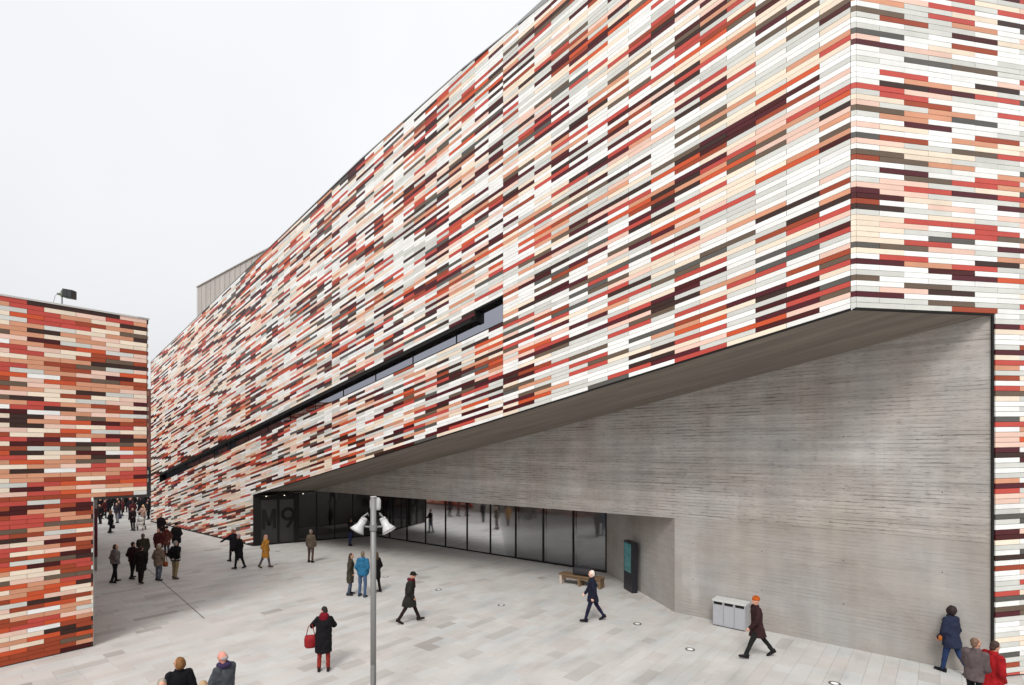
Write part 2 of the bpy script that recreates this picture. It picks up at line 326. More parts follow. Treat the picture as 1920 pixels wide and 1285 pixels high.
# ------------------------------------------------------------------ tile machinery
def tile_geo(u, n, w2, zs, depth, jit=0.0):
    """box verts: u along, n outward, half width w2, (zb0, zt0, zb1, zt1) at the two ends, proud by depth"""
    zb0, zt0, zb1, zt1 = zs
    j = [R.uniform(-jit, jit) for _ in range(4)]
    out = []
    for k, e in ((0, 0.0), (1, depth)):
        for i, (a, z) in enumerate(((-w2, zb0), (w2, zb1), (w2, zt1), (-w2, zt0))):
            p = u * a + n * (e + (j[i] if k else 0)); out.append(Vector((p.x, p.y, z)))
    return out
TF = [(4, 5, 6, 7), (0, 1, 5, 4), (1, 2, 6, 5), (2, 3, 7, 6), (3, 0, 4, 7)]
class TileSet:
    def __init__(s): s.items = []
    def add(s, origin, u, n, a0, a1, zb, zt, c, depth=0.03, full=True, gap=0.005):
        """zb/zt: functions of a"""
        if a1 - a0 < 0.05: return
        a0 += gap; a1 -= gap; am = (a0 + a1) / 2
        z = [zb(a0) + gap, zt(a0) - gap, zb(a1) + gap, zt(a1) - gap]
        if max(z[1] - z[0], z[3] - z[2]) < 0.02: return
        if z[1] < z[0]: z[1] = z[0] + .001
        if z[3] < z[2]: z[3] = z[2] + .001
        p = origin + u * am; zm = sum(z) / 4; c3 = Vector((p.x, p.y, zm))
        q = proj(c3); l = c3 - Vector((0, 0, H)); nv = Vector((n.x, n.y, 0))
        vis = max(0.0, -l.normalized().dot(nv)) * (a1 - a0) * (z[1] - z[0]) / l.length ** 2 if (5 < q[0] < 1915 and 5 < q[1] < 1280) else 0
        s.items.append((vis, c3, u, n, (a1 - a0) / 2, tuple(round(v - zm, 4) for v in z), depth, c))
    def emit(s, parent, field_name):
        it = sorted(s.items, key=lambda a: -a[0]); cache = {}
        for (vis, c3, u, n, w2, zs, dp, c) in it[:300]:
            key = (tuple(u), round(w2, 3), tuple(round(z, 3) for z in zs), c)
            if key not in cache:
                me = bpy.data.meshes.new('tile'); me.from_pydata([tuple(v) for v in tile_geo(u, n, w2, zs, dp)], [], TF); me.materials.append(TM[c]); cache[key] = me
            o = link('tile', cache[key], parent); o.location = c3 + Vector((n.x, n.y, 0)) * R.uniform(-.002, .002)
        vv, ff, mi = [], [], []
        for (vis, c3, u, n, w2, zs, dp, c) in it[300:]:
            k = len(vv); vv += [c3 + v for v in tile_geo(u, n, w2, zs, dp, 0.004)]; ff += [tuple(k + i for i in f) for f in TF]; mi += [c] * 5
        o = mesh_obj(field_name, vv, ff, TM, parent, mi); o['kind'] = 'stuff'

# ------------------------------------------------------------------ museum
DF, DW, DG = 14.46, 17.66, 21.5                                      # facade, recessed concrete wall, glass line
TAU, SC, ZC, ROW, CW = -0.1943, 1.60, 9.06, 0.129, 0.7264
S_END, S_OPEN = 53.3, 33.2
mus = thing('museum_building', 'large museum with red, white and brown striped tile cladding over a grey concrete base', 'building')
def zbot(s): return ZC + TAU * (s - SC)
RP = [(-2, 21.75), (1.6, 21.6), (10.25, 21.2), (14.5, 20.8), (21.6, 19.7), (53.3, 13.4), (60, 12)]
def interp(P, s):
    for (a, za), (b, zb_) in zip(P[:-1], P[1:]):
        if s <= b: return za + (zb_ - za) * (s - a) / (b - a)
    return P[-1][1]
def roof(s): return interp(RP, s)
def zlow(s): return zbot(s) if s < S_OPEN else gz(s) + 0.06
WIN0, WIN1 = on_plane(944.6, DF), on_plane(299.5, DF)
WB, WT, WN = 27, 33, 35
NB = [15, 31]
def col_s(n): return SC - 0.036 + n * CW
O1, nF = P2(0, DF), -N1
ts = TileSet(); BELOW = {}
ncols = int((S_END - SC) / CW)
edgeF = 0.05
k0 = int(-4 / ROW) - 0
for k in range(-28, 112):
    st = k % 2
    n = 0
    bounds = [0]
    x = st if st else 2
    while x < ncols: bounds.append(x); x += 2
    bounds.append(ncols)
    for e in NB: bounds.append(e)
    if WB <= k < WN: bounds += [15, 17]
    bounds = sorted(set(bounds)); last = None
    for n0, n1 in zip(bounds[:-1], bounds[1:]):
        a0, a1 = col_s(n0), col_s(n1)
        if n0 == 0: a0 = SC + edgeF
        am = (a0 + a1) / 2
        if WB <= k < WT and n0 >= 15 and a0 < WIN1 - .3: continue
        if WT <= k < WN and 15 <= n0 < 17: continue
        zr = lambda a, k=k: max(zbot(a) + k * ROW, zlow(a))
        zt = lambda a, k=k: min(zbot(a) + (k + 1) * ROW, roof(a))
        if k < 0:
            if a1 < S_OPEN + .05: continue
            a0 = max(a0, S_OPEN + .005); am = (a0 + a1) / 2
        elif a0 < S_OPEN - .05 and a1 > S_OPEN + .05 and k == 0:
            pass
        if zt(am) - zr(am) < .02 : continue
        f = min(1, max(0, (am - 18) / 28))
        c = pick(PAL_FAR if R.random() < f else PAL_MAIN)
        for _ in range(3):
            if c >= 4 and (c == last or c in (BELOW.get((k - 1, n0)), BELOW.get((k - 1, n1 - 1)))) and R.random() < .72: c = pick(PAL_FAR if R.random() < f else PAL_MAIN)
        last = c
        for q in range(n0, n1): BELOW[(k, q)] = c
        ts.add(O1, U1, nF, a0, a1, zr, zt, c)
# right face
C2 = P2(SC, DF); nR = Vector((U2.y, -U2.x))
CORNER = {}; TAU2 = 0.016; CW2 = 0.70; T_IN = 4.10; T_END = 14.7
for k in range(-72, 97):
    x = 0 if k % 2 == 0 else 1
    bounds = sorted(set([0] + list(range(x, 22, 2)) + [21] + ([6] if k < 0 else [])))
    for n0, n1 in zip(bounds[:-1], bounds[1:]):
        a0, a1 = n0 * CW2 + (edgeF if n0 == 0 else 0), n1 * CW2
        if k < 0:
            if n0 < 5: continue
            if n0 == 5: continue
            if n0 == 6: a0 = T_IN + .03
        zr = lambda a, k=k: max(ZC + TAU2 * a + k * ROW, 0.04)
        zt = lambda a, k=k: min(ZC + TAU2 * a + (k + 1) * ROW, 21.7)
        if zt(a0) - zr(a0) < .03: continue
        c = pick(PAL_RIGHT)
        if n0 == 0: CORNER[k] = c
        ts.add(C2, U2, nR, a0, a1, zr, zt, c)
ts.emit(mus, 'tile_field')
# chamfered corner tiles, one per row
vv, ff, mi = [], [], []
pa, pb = P2(SC + edgeF - .004, DF - .03), C2 + U2 * (edgeF - .004) + nR * .03
for k in range(0, 97):
    z0 = ZC + k * ROW; n = len(vv); c = CORNER.get(k, 0)
    for p, dz in ((pa, TAU * edgeF), (pb, TAU2 * edgeF)):
        vv += [Vector((p.x, p.y, z0 + dz + .004)), Vector((p.x, p.y, z0 + dz + ROW - .004))]
    q = (pa + pb) / 2 + (nF + nR).normalized() * 0.0 - (nF + nR).normalized() * .048
    vv += [Vector((q.x, q.y, z0 + .004)), Vector((q.x, q.y, z0 + ROW - .004))]
    ff += [(n, n + 2, n + 3, n + 1), (n + 1, n + 3, n + 5), (n, n + 4, n + 2)]; mi += [c] * 3
o = mesh_obj('corner_tile_strip', vv, ff, TM, mus, mi); o['kind'] = 'stuff'
# backing boards behind the tiles
mb = MB(); fb = -.002
def fq(s0, s1, za, zb_):                                           # facade backing quad between two height functions
    mb.quad(P3(s0, DF - fb, za(s0)), P3(s1, DF - fb, za(s1)), P3(s1, DF - fb, zb_(s1)), P3(s0, DF - fb, zb_(s0)))
for n in range(ncols):
    a0, a1 = col_s(n), col_s(n + 1)
    if n == 0: a0 = SC + .01
    lo = zlow
    parts = [(a0, a1)]
    if a0 < S_OPEN < a1: parts = [(a0, S_OPEN), (S_OPEN + .001, a1)]
    for p0, p1 in parts:
        lo_ = (lambda s: gz(s) - .02) if p0 > S_OPEN else zbot
        if n >= 15 and a0 < WIN1 - .3:
            top = WN if n < 17 else WT
            fq(p0, p1, lo_, lambda s: zbot(s) + WB * ROW); fq(p0, p1, lambda s: zbot(s) + top * ROW, roof)
        else: fq(p0, p1, lo_, roof)
def v3(p, z): return Vector((p.x, p.y, z))
cR = C2 - nR * .002
mb.quad(v3(cR + U2 * .01, ZC), v3(cR + U2 * T_IN, ZC + TAU2 * T_IN), v3(cR + U2 * T_IN, 21.7), v3(cR + U2 * .01, 21.65))
mb.quad(v3(cR + U2 * T_IN, -.02), v3(cR + U2 * T_END, -.02), v3(cR + U2 * T_END, 21.7), v3(cR + U2 * T_IN, 21.7))
eb = C2 + U2 * T_END; mb.quad(v3(eb, -.02), v3(eb + N1 * 18, -.02), v3(eb + N1 * 18, 21.7), v3(eb, 21.7))
mb.quad(P3(S_END, DF, gz(S_END) - .02), P3(S_END, DF + 20, gz(S_END) - .02), P3(S_END, DF + 20, roof(S_END)), P3(S_END, DF, roof(S_END)))
mb.build('backing_wall', M_back, mus)
# roof
mb = MB(); pts = [1.6, 6, 10.25, 14.5, 21.6, 53.3]
for a, b in zip(pts[:-1], pts[1:]): mb.quad(P3(a, DF, roof(a) - .01), P3(b, DF, roof(b) - .01), P3(b, DF + 20, roof(b) - .01), P3(a, DF + 20, roof(a) - .01))
p = C2 + U2 * T_END; mb.quad(v3(C2, 21.6), P3(1.6, DF + 20, 21.6), v3(p + N1 * 18, 21.7), v3(p, 21.7))
mb.build('roof', M_trim, mus)
mb = MB()
for a, b in zip(pts[:-1], pts[1:]):
    for (q, w_) in ((DF - .05, .30),):
        A, B = P3(a, q, roof(a)), P3(b, q, roof(b)); mb.box(A, B - A, P3(0, w_, 0), (0, 0, .045))
mb.build('roof_flashing', M_trim, mus)
# low parapet behind the kinked end of the roof line
mb = MB(); A, B = P3(16.0, DF + .5, 20.3), P3(9.0, DF + .5, 21.55); mb.box(A, B - A, P3(0, .2, 0), (0, 0, .75)); mb.build('roof_parapet', M_trim, mus)
# bottom edge trim under the tiles
mb = MB(); A, B = P3(SC + .05, DF - .02, zbot(SC + .05) - .035), P3(S_OPEN, DF - .02, zbot(S_OPEN) - .035); mb.box(A, B - A, P3(0, .10, 0), (0, 0, .03))
A = v3(C2 + U2 * .05 + nR * .02, ZC - .035); B = v3(C2 + U2 * T_IN + nR * .02, ZC + TAU2 * T_IN - .035); mb.box(A, B - A, v3(-nR * .1, 0), (0, 0, .03))
A = P3(S_OPEN, DF - .03, gz(S_OPEN) - .01); B = P3(S_END, DF - .03, gz(S_END) - .01); mb.box(A, B - A, P3(0, .05, 0), (0, 0, .06))
mb.build('edge_trim', M_black, mus)
# strip window
sw = MB(); dp = .34
zB = lambda s: zbot(s) + WB * ROW; zT = lambda s: zbot(s) + WT * ROW; zN = lambda s: zbot(s) + WN * ROW
nS = col_s(17)
def SQ(s0, r0, z0, s1, r1, z1, z2, z3): sw.quad(P3(s0, r0, z0), P3(s1, r1, z1), P3(s1, r1, z2), P3(s0, r0, z3))
r0, r1 = DF - .015, DF + dp
def slab(s0, s1, z0, z1):    # sloping slab between z0(s) and z1(s), through the wall depth
    A = [P3(s0, r0, z0(s0)), P3(s1, r0, z0(s1)), P3(s1, r1, z0(s1)), P3(s0, r1, z0(s0))]; B = [P3(s0, r0, z1(s0)), P3(s1, r0, z1(s1)), P3(s1, r1, z1(s1)), P3(s0, r1, z1(s0))]
    n = len(sw.v); sw.v += A + B; sw.f += [tuple(n + i for i in q) for q in ((0, 1, 2, 3), (7, 6, 5, 4), (0, 4, 5, 1), (1, 5, 6, 2), (2, 6, 7, 3), (3, 7, 4, 0))]; sw.m += [0] * 6
slab(nS, WIN1, lambda s: zT(s) - .17, lambda s: zT(s) - .003)
slab(WIN0, nS, lambda s: zN(s) - .07, lambda s: zN(s) - .003)
slab(WIN0, WIN1, lambda s: zB(s) + .003, lambda s: zB(s) + .05)
slab(WIN1 - .05, WIN1 + .0, lambda s: zB(s), lambda s: zT(s))
slab(nS - .02, nS + .22, lambda s: zT(s) - .2, lambda s: zN(s))
slab(WIN0 - .01, WIN0 + .03, lambda s: zB(s), lambda s: zN(s))
swo = sw.build('strip_window_frame', M_black, mus)
mull = MB(); s = WIN0; npan = 14; st = (WIN1 - WIN0) / npan
for i in range(npan):
    a, b = WIN0 + i * st, WIN0 + (i + 1) * st
    top = zN if i == 0 else zT
    if i == 0:
        mesh_obj('pane', [P3(a, r1 - .1, zB(a)), P3(nS, r1 - .1, zB(nS)), P3(nS, r1 - .1, zN(nS)), P3(a, r1 - .1, zN(a))], [(0, 1, 2, 3)], M_glass_strip, swo)
        mesh_obj('pane', [P3(nS, r1 - .1, zB(nS)), P3(b - .02, r1 - .1, zB(b)), P3(b - .02, r1 - .1, zT(b)), P3(nS, r1 - .1, zT(nS))], [(0, 1, 2, 3)], M_glass_strip, swo)
    else:
        mesh_obj('pane', [P3(a + .02, r1 - .1, zB(a)), P3(b - .02, r1 - .1, zB(b)), P3(b - .02, r1 - .1, zT(b)), P3(a + .02, r1 - .1, zT(a))], [(0, 1, 2, 3)], M_glass_strip, swo)
    A = P3(b - .02, r1 - .12, zB(b)); mb_ = MB(); mb_.box(A, P3(.04, 0, 0), P3(0, .06, 0), (0, 0, .72)); mb_.build('mullion', M_black, swo)
mb = MB(); mb.quad(P3(WIN0 - 1, r1 + 1.2, zB(WIN0) - 1), P3(WIN1 + 1, r1 + 1.2, zB(WIN1) - 1), P3(WIN1 + 1, r1 + 1.2, zT(WIN1) + 1), P3(WIN0 - 1, r1 + 1.2, zN(WIN0) + 1)); mb.build('window_lining', M_dark, mus)
# rooftop volume behind the facade
M_zinc = mat('rooftop_cladding', (0.41, 0.375, 0.345), 0.7, var=0.12, nscale=1.2, stretch=(1, 1, .25), bump=.2, bscale=9)
mb = MB(); A = P3(54.3, 18.5, 12); mb.box(A, P3(54.3, 26, 0) - P3(54.3, 18.5, 0), P3(30, 18.5, 0) - P3(54.3, 18.5, 0), (0, 0, 9.2))
rv_ = mb.build('rooftop_volume', M_zinc, mus)
mb = MB()
for i in range(13):
    a = 54.3 - i * 1.05; mb.box(P3(a, 18.44, 13), P3(-.03, 0, 0), P3(0, .02, 0), (0, 0, 8.2))
mb.box(P3(54.4, 18.4, 21.2), P3(-24, 0, 0), P3(0, 7, 0), (0, 0, .07))
mb.build('cladding_rib', mat('rib_metal', (.39, .355, .325), .7), rv_)
# concrete wall, lintel, return, soffit
SW0, SW1, SJ = on_plane(1864, DW), 31.6, on_plane(1265, DW)
zW = lambda s: 9.11 - 0.186 * (s + 1.0)
zLi = lambda s: 3.31 - (s - SJ) * (0.26 / 24.4)
rot1 = math.atan2(U1.y, U1.x)
def local(o, s0):                                                  # give a wall its own frame: x along, z up
    M = Matrix.Translation(P3(s0, DW, 0)) @ Matrix.Rotation(rot1, 4, 'Z'); o.data.transform(M.inverted()); o.matrix_world = M; return o
mb = MB()
mb.quad(P3(SW0, DW, -.02), P3(SJ, DW, -.02), P3(SJ, DW, zW(SJ) + .2), P3(SW0, DW, zW(SW0) + .2))
mb.quad(P3(SJ, DW, zLi(SJ)), P3(SW1, DW, zLi(SW1)), P3(SW1, DW, zW(SW1) + .2), P3(SJ, DW, zW(SJ) + .2))
SJ2 = on_plane(1136.9, DG)
M0 = M_conc
o = mb.build('concrete_wall', M0, mus); local(o, SW0)
mb = MB(); A, B = P3(SJ, DW, 0), P3(SJ2, DG, 0)
mb.quad(P3(SJ, DW, -.02), P3(SJ2, DG, gz(SJ2) - .02), P3(SJ2, DG, 3.4), P3(SJ, DW, zLi(SJ)))
o = mb.build('concrete_return', M_conc, mus); local(o, SJ)
mb = MB(); NS = 14
for i in range(NS):
    a, b = i / NS, (i + 1) / NS
    f = lambda t: (P3(SC + (S_OPEN - SC) * t, DF + .08, zbot(SC + (S_OPEN - SC) * t) - .02), P3(SW0 + (SW1 + .02 - SW0) * t, DW + .06, zW(SW0 + (SW1 - SW0) * t) + .01))
    (A, B), (C, D) = f(a), f(b); mb.quad(A, C, D, B)
R_ = C2 + U2 * T_IN
mb.quad(v3(C2 - nR * .0, ZC - .02), P3(SW0, DW + .06, zW(SW0) + .01), v3(R_, ZC + TAU2 * T_IN - .01), v3(C2 + U2 * 2, ZC + TAU2 * 2 - .012))
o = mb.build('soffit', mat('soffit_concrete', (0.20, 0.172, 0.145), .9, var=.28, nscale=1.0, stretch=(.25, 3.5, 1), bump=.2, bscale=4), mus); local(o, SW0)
mb = MB()   # entrance ceiling
mb.quad(P3(SJ - .2, DW + .02, zLi(SJ)), P3(SW1 + 2.5, DW + .02, zLi(SW1)), P3(SW1 + 2.5, 30, zLi(SW1)), P3(SJ - .2, 30, zLi(SJ) + .3))
mb.quad(P3(SW1 - .2, DF + .1, 2.93), P3(S_OPEN + .1, DF + .1, 2.93), P3(S_OPEN + .1, DW + .04, 2.98), P3(SW1 - .2, DW + .04, 3.0))
mb.build('entrance_ceiling', M_soffit, mus)
mb = MB(); p0 = C2 + U2 * (T_IN - .10) + nR * -.02; mb.box(v3(p0 + U2 * .06, -.01), v3(U2 * .06, 0), v3(nR * .03, 0), (0, 0, ZC + TAU2 * T_IN - .02)); mb.build('shadow_gap_trim', M_black, mus)
# tie-holes and a raised pour line on the wall
mb = MB(); A, B = P3(SW0 + .05, DW - .006, 3.36), P3(SJ - 1.2, DW - .006, 3.44); mb.box(A, B - A, P3(0, .008, 0), (0, 0, .025))
o = mb.build('pour_joint', M_conc, mus); local(o, SW0)
for s_ in [SW0 + 1.0 + i * 2.2 for i in range(4)] + [SJ + .8 + i * 2.4 for i in range(5)]:
    for z in (1.25, 2.5, 4.6, 6.1):
        if z > zW(s_) - .4 or (s_ > SJ and z < zLi(s_) + .3): continue
        th_ = MB(); c_ = P3(s_, DW, z); th_.tube([c_ - P3(0, .002, 0), c_ + P3(0, .02, 0)], .016, 8); th_.build('tie_hole', M_dark, mus)
# glass wall
ms = [SJ2 + i * 1.84 for i in range(11)]
ms = [m for m in ms if m < 30.6] + [30.6]
ztop = lambda s: zLi(s) + .02
for a, b in zip(ms[:-1], ms[1:]):
    mesh_obj('glass_pane', [P3(a + .035, DG, gz(a) + .07), P3(b - .035, DG, gz(b) + .07), P3(b - .035, DG, ztop(b)), P3(a + .035, DG, ztop(a))], [(0, 1, 2, 3)], M_glass, mus)
for a in ms:
    mb = MB(); mb.box(P3(a - .035, DG - .04, gz(a)), P3(.07, 0, 0), P3(0, .12, 0), (0, 0, ztop(a) - gz(a))); mb.build('mullion', M_black, mus)
mb = MB(); A, B = P3(SJ2, DG - .03, gz(SJ2)), P3(30.6, DG - .03, gz(30.6)); mb.box(A, B - A, P3(0, .08, 0), (0, 0, .07)); mb.build('bottom_rail', M_black, mus)
M_pane_fill = mat('pane_fill', (.46, .45, .45), .9, var=.06, nscale=.7)  # pale panels added behind the glass only to brighten the panes
for a, b in list(zip(ms[:-1], ms[1:]))[:7]:
    mb = MB(); mb.box(P3(a + .05, DG + .25, gz(a) + .05), P3(b - a - .1, 0, 0), P3(0, .01, 0), (0, 0, 3.2)); mb.build('pane_fill_panel', M_pane_fill, mus)
# lobby glazing that turns back to the facade, with the sign
EA, EB = (S_OPEN, DF + .06), (30.6, DG)
def E(t, off=0.0):
    s_, r_ = EA[0] + (EB[0] - EA[0]) * t, EA[1] + (EB[1] - EA[1]) * t
    p = P2(s_, r_) + En * off; return p
En = (P2(*EB) - P2(*EA)); EL = En.length; Ed = En.normalized(); En = Vector((Ed.y, -Ed.x)); En = En if En.dot(Vector((0, -1))) > 0 else -En
ge = lambda t: gz(EA[0] + (EB[0] - EA[0]) * t)
zE = lambda t: 2.93 + .1 * t
def ebox(t0, t1, z0, z1, o0, o1, name, m, parent=mus):
    mb = MB(); A = v3(E(t0, o0), z0); mb.box(A, v3(E(t1, o0), z0) - A, v3(En * (o1 - o0), 0), (0, 0, z1 - z0)); return mb.build(name, m, parent)
def te(px):                                                         # where a pixel column meets the lobby glazing
    a = (px - CX) / F; A, B = P2(*EA), P2(*EB); d = B - A; return (a * A.y - A.x) / (d.x - a * d.y)
M_frost = mat('frosted_panel', (0.022, 0.021, 0.021), 0.35, var=.25, nscale=1.2)
et = [te(p) for p in (475, 489, 519.5, 524, 551, 560, 594, 628, 662, 700)]
ebox(et[0], et[1], ge(0), 2.95, -.02, .06, 'door_frame', M_black)
for i, (a, b) in enumerate(((1, 2), (3, 4))):
    ebox(et[a], et[b], ge(0) + .1, 2.55, -.015, .0, 'entrance_panel', M_frost)
ebox(et[2], et[3], ge(0), 2.9, -.02, .06, 'mullion', M_black)
ebox(et[4], et[5], ge(.3), 2.95, -.05, .10, 'mullion', M_black)
ebox(et[1], et[4], 2.55, 2.98, -.02, .03, 'entrance_header', M_black)
ebox(et[0], .999, ge(.5) - .02, ge(.5) + .09, -.03, .05, 'bottom_rail', M_black)
for a, b in ((5, 6), (6, 7), (7, 8), (8, 9)):
    t0, t1 = et[a] + .004, min(et[b] - .004, .995)
    mesh_obj('glass_pane', [v3(E(t0), ge(t0) + .09), v3(E(t1), ge(t1) + .09), v3(E(t1), zE(t1)), v3(E(t0), zE(t0))], [(0, 1, 2, 3)], M_glass_door, mus)
    ebox(t1 - .002, t1 + .006, ge(t1), zE(t1), -.02, .05, 'mullion', M_black)
# letters M and 9 as flat cut shapes
def stroke(mb, pts, wd, t0, z0, o0=.012, o1=.035):
    """pts in metres on the panel (x right, y up)"""
    for (a, b) in zip(pts[:-1], pts[1:]):
        a, b = Vector(a), Vector(b); d = (b - a).normalized(); n = Vector((-d.y, d.x)) * wd / 2
        q = [a - n, b - n, b + n, a + n]; base = len(mb.v)
        for off in (o0, o1):
            for v in q:
                p = E(t0 + v.x / EL, off); mb.v.append(v3(p, z0 + v.y))
        mb.f += [tuple(base + i for i in f) for f in ((4, 5, 6, 7), (0, 1, 5, 4), (1, 2, 6, 5), (2, 3, 7, 6), (3, 0, 4, 7))]; mb.m += [0] * 5
zl = 0.72; tM = et[1] + .008; wM = (et[2] - et[1]) * EL - .12
mb = MB(); stroke(mb, [(.10, 0), (.10, 1.25)], .2, tM, zl); stroke(mb, [(.12, 1.22), (wM / 2, .22), (wM - .12, 1.22)], .2, tM, zl, .014, .033); stroke(mb, [(wM - .10, 1.25), (wM - .10, 0)], .2, tM, zl)
mb.build('letter', M_black, mus)
mb = MB(); t9 = et[3] + .012; r9 = .34
stroke(mb, [(.42 + r9 * math.cos(a * math.pi / 9), .88 + r9 * math.sin(a * math.pi / 9)) for a in range(19)], .2, t9, zl)
stroke(mb, [(.42 + r9 * .97, .80), (.60, .38), (.36, 0)], .2, t9, zl, .014, .033); mb.build('letter', M_black, mus)
# interior of the lobby: floor, back wall, timber slats, lit ceiling spots
mb = MB(); mb.quad(P3(SJ2 - .5, DG + .1, gz(14)), P3(36, DG + .1, gz(34)), P3(36, 33, gz(34)), P3(SJ2 - .5, 33, gz(14)), 1)
mb.quad(P3(SJ2 - .5, 32.9, -1), P3(38, 32.9, -1), P3(38, 32.9, 4), P3(SJ2 - .5, 32.9, 4)); mb.quad(P3(38, DF + .2, -1), P3(38, 33, -1), P3(38, 33, 4), P3(38, DF + .2, 4))
mb.quad(P3(SJ2 - .3, DG + .1, -1), P3(SJ2 - .3, 33, -1), P3(SJ2 - .3, 33, 4), P3(SJ2 - .3, DG + .1, 4)); mb.quad(P3(30, DF + .3, gz(33) - .01), P3(38, DF + .3, gz(33) - .01), P3(38, DG + .1, gz(33) - .01), P3(31, DG + .1, gz(33) - .01), 1)
mb.build('lobby_interior', [M_dark, mat('lobby_floor', (0.16, 0.13, 0.11), 0.4)], mus)
M_wood = mat('dark_timber', (0.05, 0.028, 0.018), 0.6, var=.2, nscale=4, stretch=(1, 1, .1))
mb = MB()
for i in range(26):
    p = P3(36.5 - i * .42, 29.5 - (i % 3) * .2, -.3); mb.box(p, P3(.16, 0, 0), P3(0, .12, 0), (0, 0, 3.3))
o = mb.build('timber_slat_screen', M_wood, mus); o['kind'] = 'stuff'
M_spot = mat('lit_spot', (.9, .88, .8), .5, emit=((1, .9, .75), 2.5))
for px, py in ((499, 931), (533, 929), (568, 926)):
    p = E(te(px), .09); mb = MB(); z = H - (py - HY) / F * p.y; mb.ell((p.x, p.y, z), .035, .035, .02); mb.build('ceiling_spot', M_spot, mus)

# ------------------------------------------------------------------ left building
lb = thing('annex_building', 'lower annex with red and brown striped tile cladding and an overhanging upper storey', 'building')
SL, RC, RJ, LT, LO = 19.45, 5.19, 3.82, 9.86, 4.24
ts = TileSet(); OL = P2(SL, 0); nL = -U1; RL = 0.1262
def addL(k, a0, a1):
    z1 = LT - k * RL; z0 = max(z1 - RL, gz(SL) + .03)
    if z1 - z0 < .03: return
    if a1 > RJ and z0 < LO - .01: a1 = RJ
    if a1 - a0 < .05: return
    ts.add(OL, N1, nL, a0, a1, lambda a: z0, lambda a: z1, pick(PAL_LEFT), gap=.004)
for k in range(0, 82):
    ph = 0 if k % 2 == 0 else .349
    a = RC - .03; first = True
    while a > -7:
        ln = .349 if (first and ph) else .698
        addL(k, a - ln, a); a -= ln; first = False
# alley side of the annex (seen in the glass)
OS = P2(SL, RC); nS_ = N1
for k in range(0, 80):
    z1 = LT - k * RL; z0 = z1 - RL
    up = z0 >= LO - .01
    a = .03 + (0 if k % 2 == 0 else .7)
    org = OS if up else P2(SL, RJ)
    if z0 < gz(30): continue
    if not up and k % 1: continue
    while a < 30:
        ts.add(org, U1, nS_, a, min(a + 1.4, 30), lambda q: z0, lambda q: z1, pick(PAL_LEFT)); a += 1.4
ts.emit(lb, 'tile_field')
mb = MB(); e = .003
mb.quad(P3(SL + e, -7, -.2), P3(SL + e, RJ - e, -.2), P3(SL + e, RJ - e, LT), P3(SL + e, -7, LT)); mb.quad(P3(SL + e, RJ - e, LO), P3(SL + e, RC - e, LO), P3(SL + e, RC - e, LT), P3(SL + e, RJ - e, LT))
mb.quad(P3(SL + e, RC - e, LO), P3(SL + 30, RC - e, LO), P3(SL + 30, RC - e, LT), P3(SL + e, RC - e, LT)); mb.quad(P3(SL + e, RJ - e, -.6), P3(SL + 30, RJ - e, -.6), P3(SL + 30, RJ - e, LO), P3(SL + e, RJ - e, LO))
mb.quad(P3(SL + 30, -7, -.8), P3(SL + 30, RC - e, -.8), P3(SL + 30, RC - e, LT), P3(SL + 30, -7, LT)); mb.quad(P3(SL + e, -7, -.3), P3(SL + 30, -7, -.6), P3(SL + 30, -7, LT), P3(SL + e, -7, LT))
mb.build('backing_wall', M_back, lb)
mb = MB(); mb.quad(P3(SL, -7, LT - .02), P3(SL, RC, LT - .02), P3(SL + 30, RC, LT - .02), P3(SL + 30, -7, LT - .02)); mb.build('roof', M_trim, lb)
mb = MB(); mb.box(P3(SL - .05, -7, LT), P3(.3, 0, 0), P3(0, RC + 7.04, 0), (0, 0, .05)); mb.box(P3(SL - .05, RC - .26, LT + .001), P3(30, 0, 0), P3(0, .3, 0), (0, 0, .05)); mb.build('coping', mat('pale_coping', (.5, .49, .47), .6), lb)
mb = MB(); mb.quad(P3(SL - .03, RJ + .01, LO - .01), P3(SL - .03, RC + .03, LO - .01), P3(SL + 30, RC + .03, LO - .01), P3(SL + 30, RJ + .01, LO - .01)); mb.build('overhang_soffit', M_soffit, lb)
mb = MB(); mb.box(P3(SL - .032, RJ - .01, gz(SL)), P3(.5, 0, 0), P3(0, .025, 0), (0, 0, LO - gz(SL))); mb.build('edge_trim', mat('dull_grey_steel', (.2, .2, .19), .6), lb)
M_pier = mat('pier_concrete', (.27, .26, .24), .9, var=.15, nscale=2)
mb = MB(); mb.box(P3(32.4, RJ + .05, gz(33) - .1), P3(3, 0, 0), P3(0, 2.65, 0), (0, 0, 4.3), 0); mb.build('pier', M_pier, lb)
mb = MB(); mb.box(P3(32.38, RJ + 2.45, gz(33) + .7), P3(.03, 0, 0), P3(0, .26, 0), (0, 0, 2.4)); mb.build('pier_edge_panel', TM[TN.index('maroon')], lb)
mb = MB(); mb.box(P3(36, RJ + .05, 3.2), P3(8, 0, 0), P3(0, 4.2, 0), (0, 0, .7)); mb.build('passage_beam', M_soffit, lb)
# ------------------------------------------------------------------ dark building closing the alley
fb_ = thing('distant_building', 'dark red-brown building closing the far end of the alley', 'building')
M_fb = mat('old_brick', (0.13, 0.05, 0.038), .9, var=.3, nscale=1.5); M_fw = mat('far_window', (.02, .02, .022), .2)
mb = MB(); mb.box(P3(86, -25, -1.2), P3(0, 60, 0), P3(10, 0, 0), (0, 0, 15.6)); mb.build('wall', M_fb, fb_)
mb = MB(); mb.box(P3(85.95, -25, -1), P3(0, 60, 0), P3(.04, 0, 0), (0, 0, 4.4)); mb.build('shop_front', M_fw, fb_)
for i in range(10):
    f = MB(); f.box(P3(85.93, -8 + i * 2.6, 5.2), P3(0, 1.2, 0), P3(.06, 0, 0), (0, 0, 2.0)); f.build('window', M_fw, fb_)

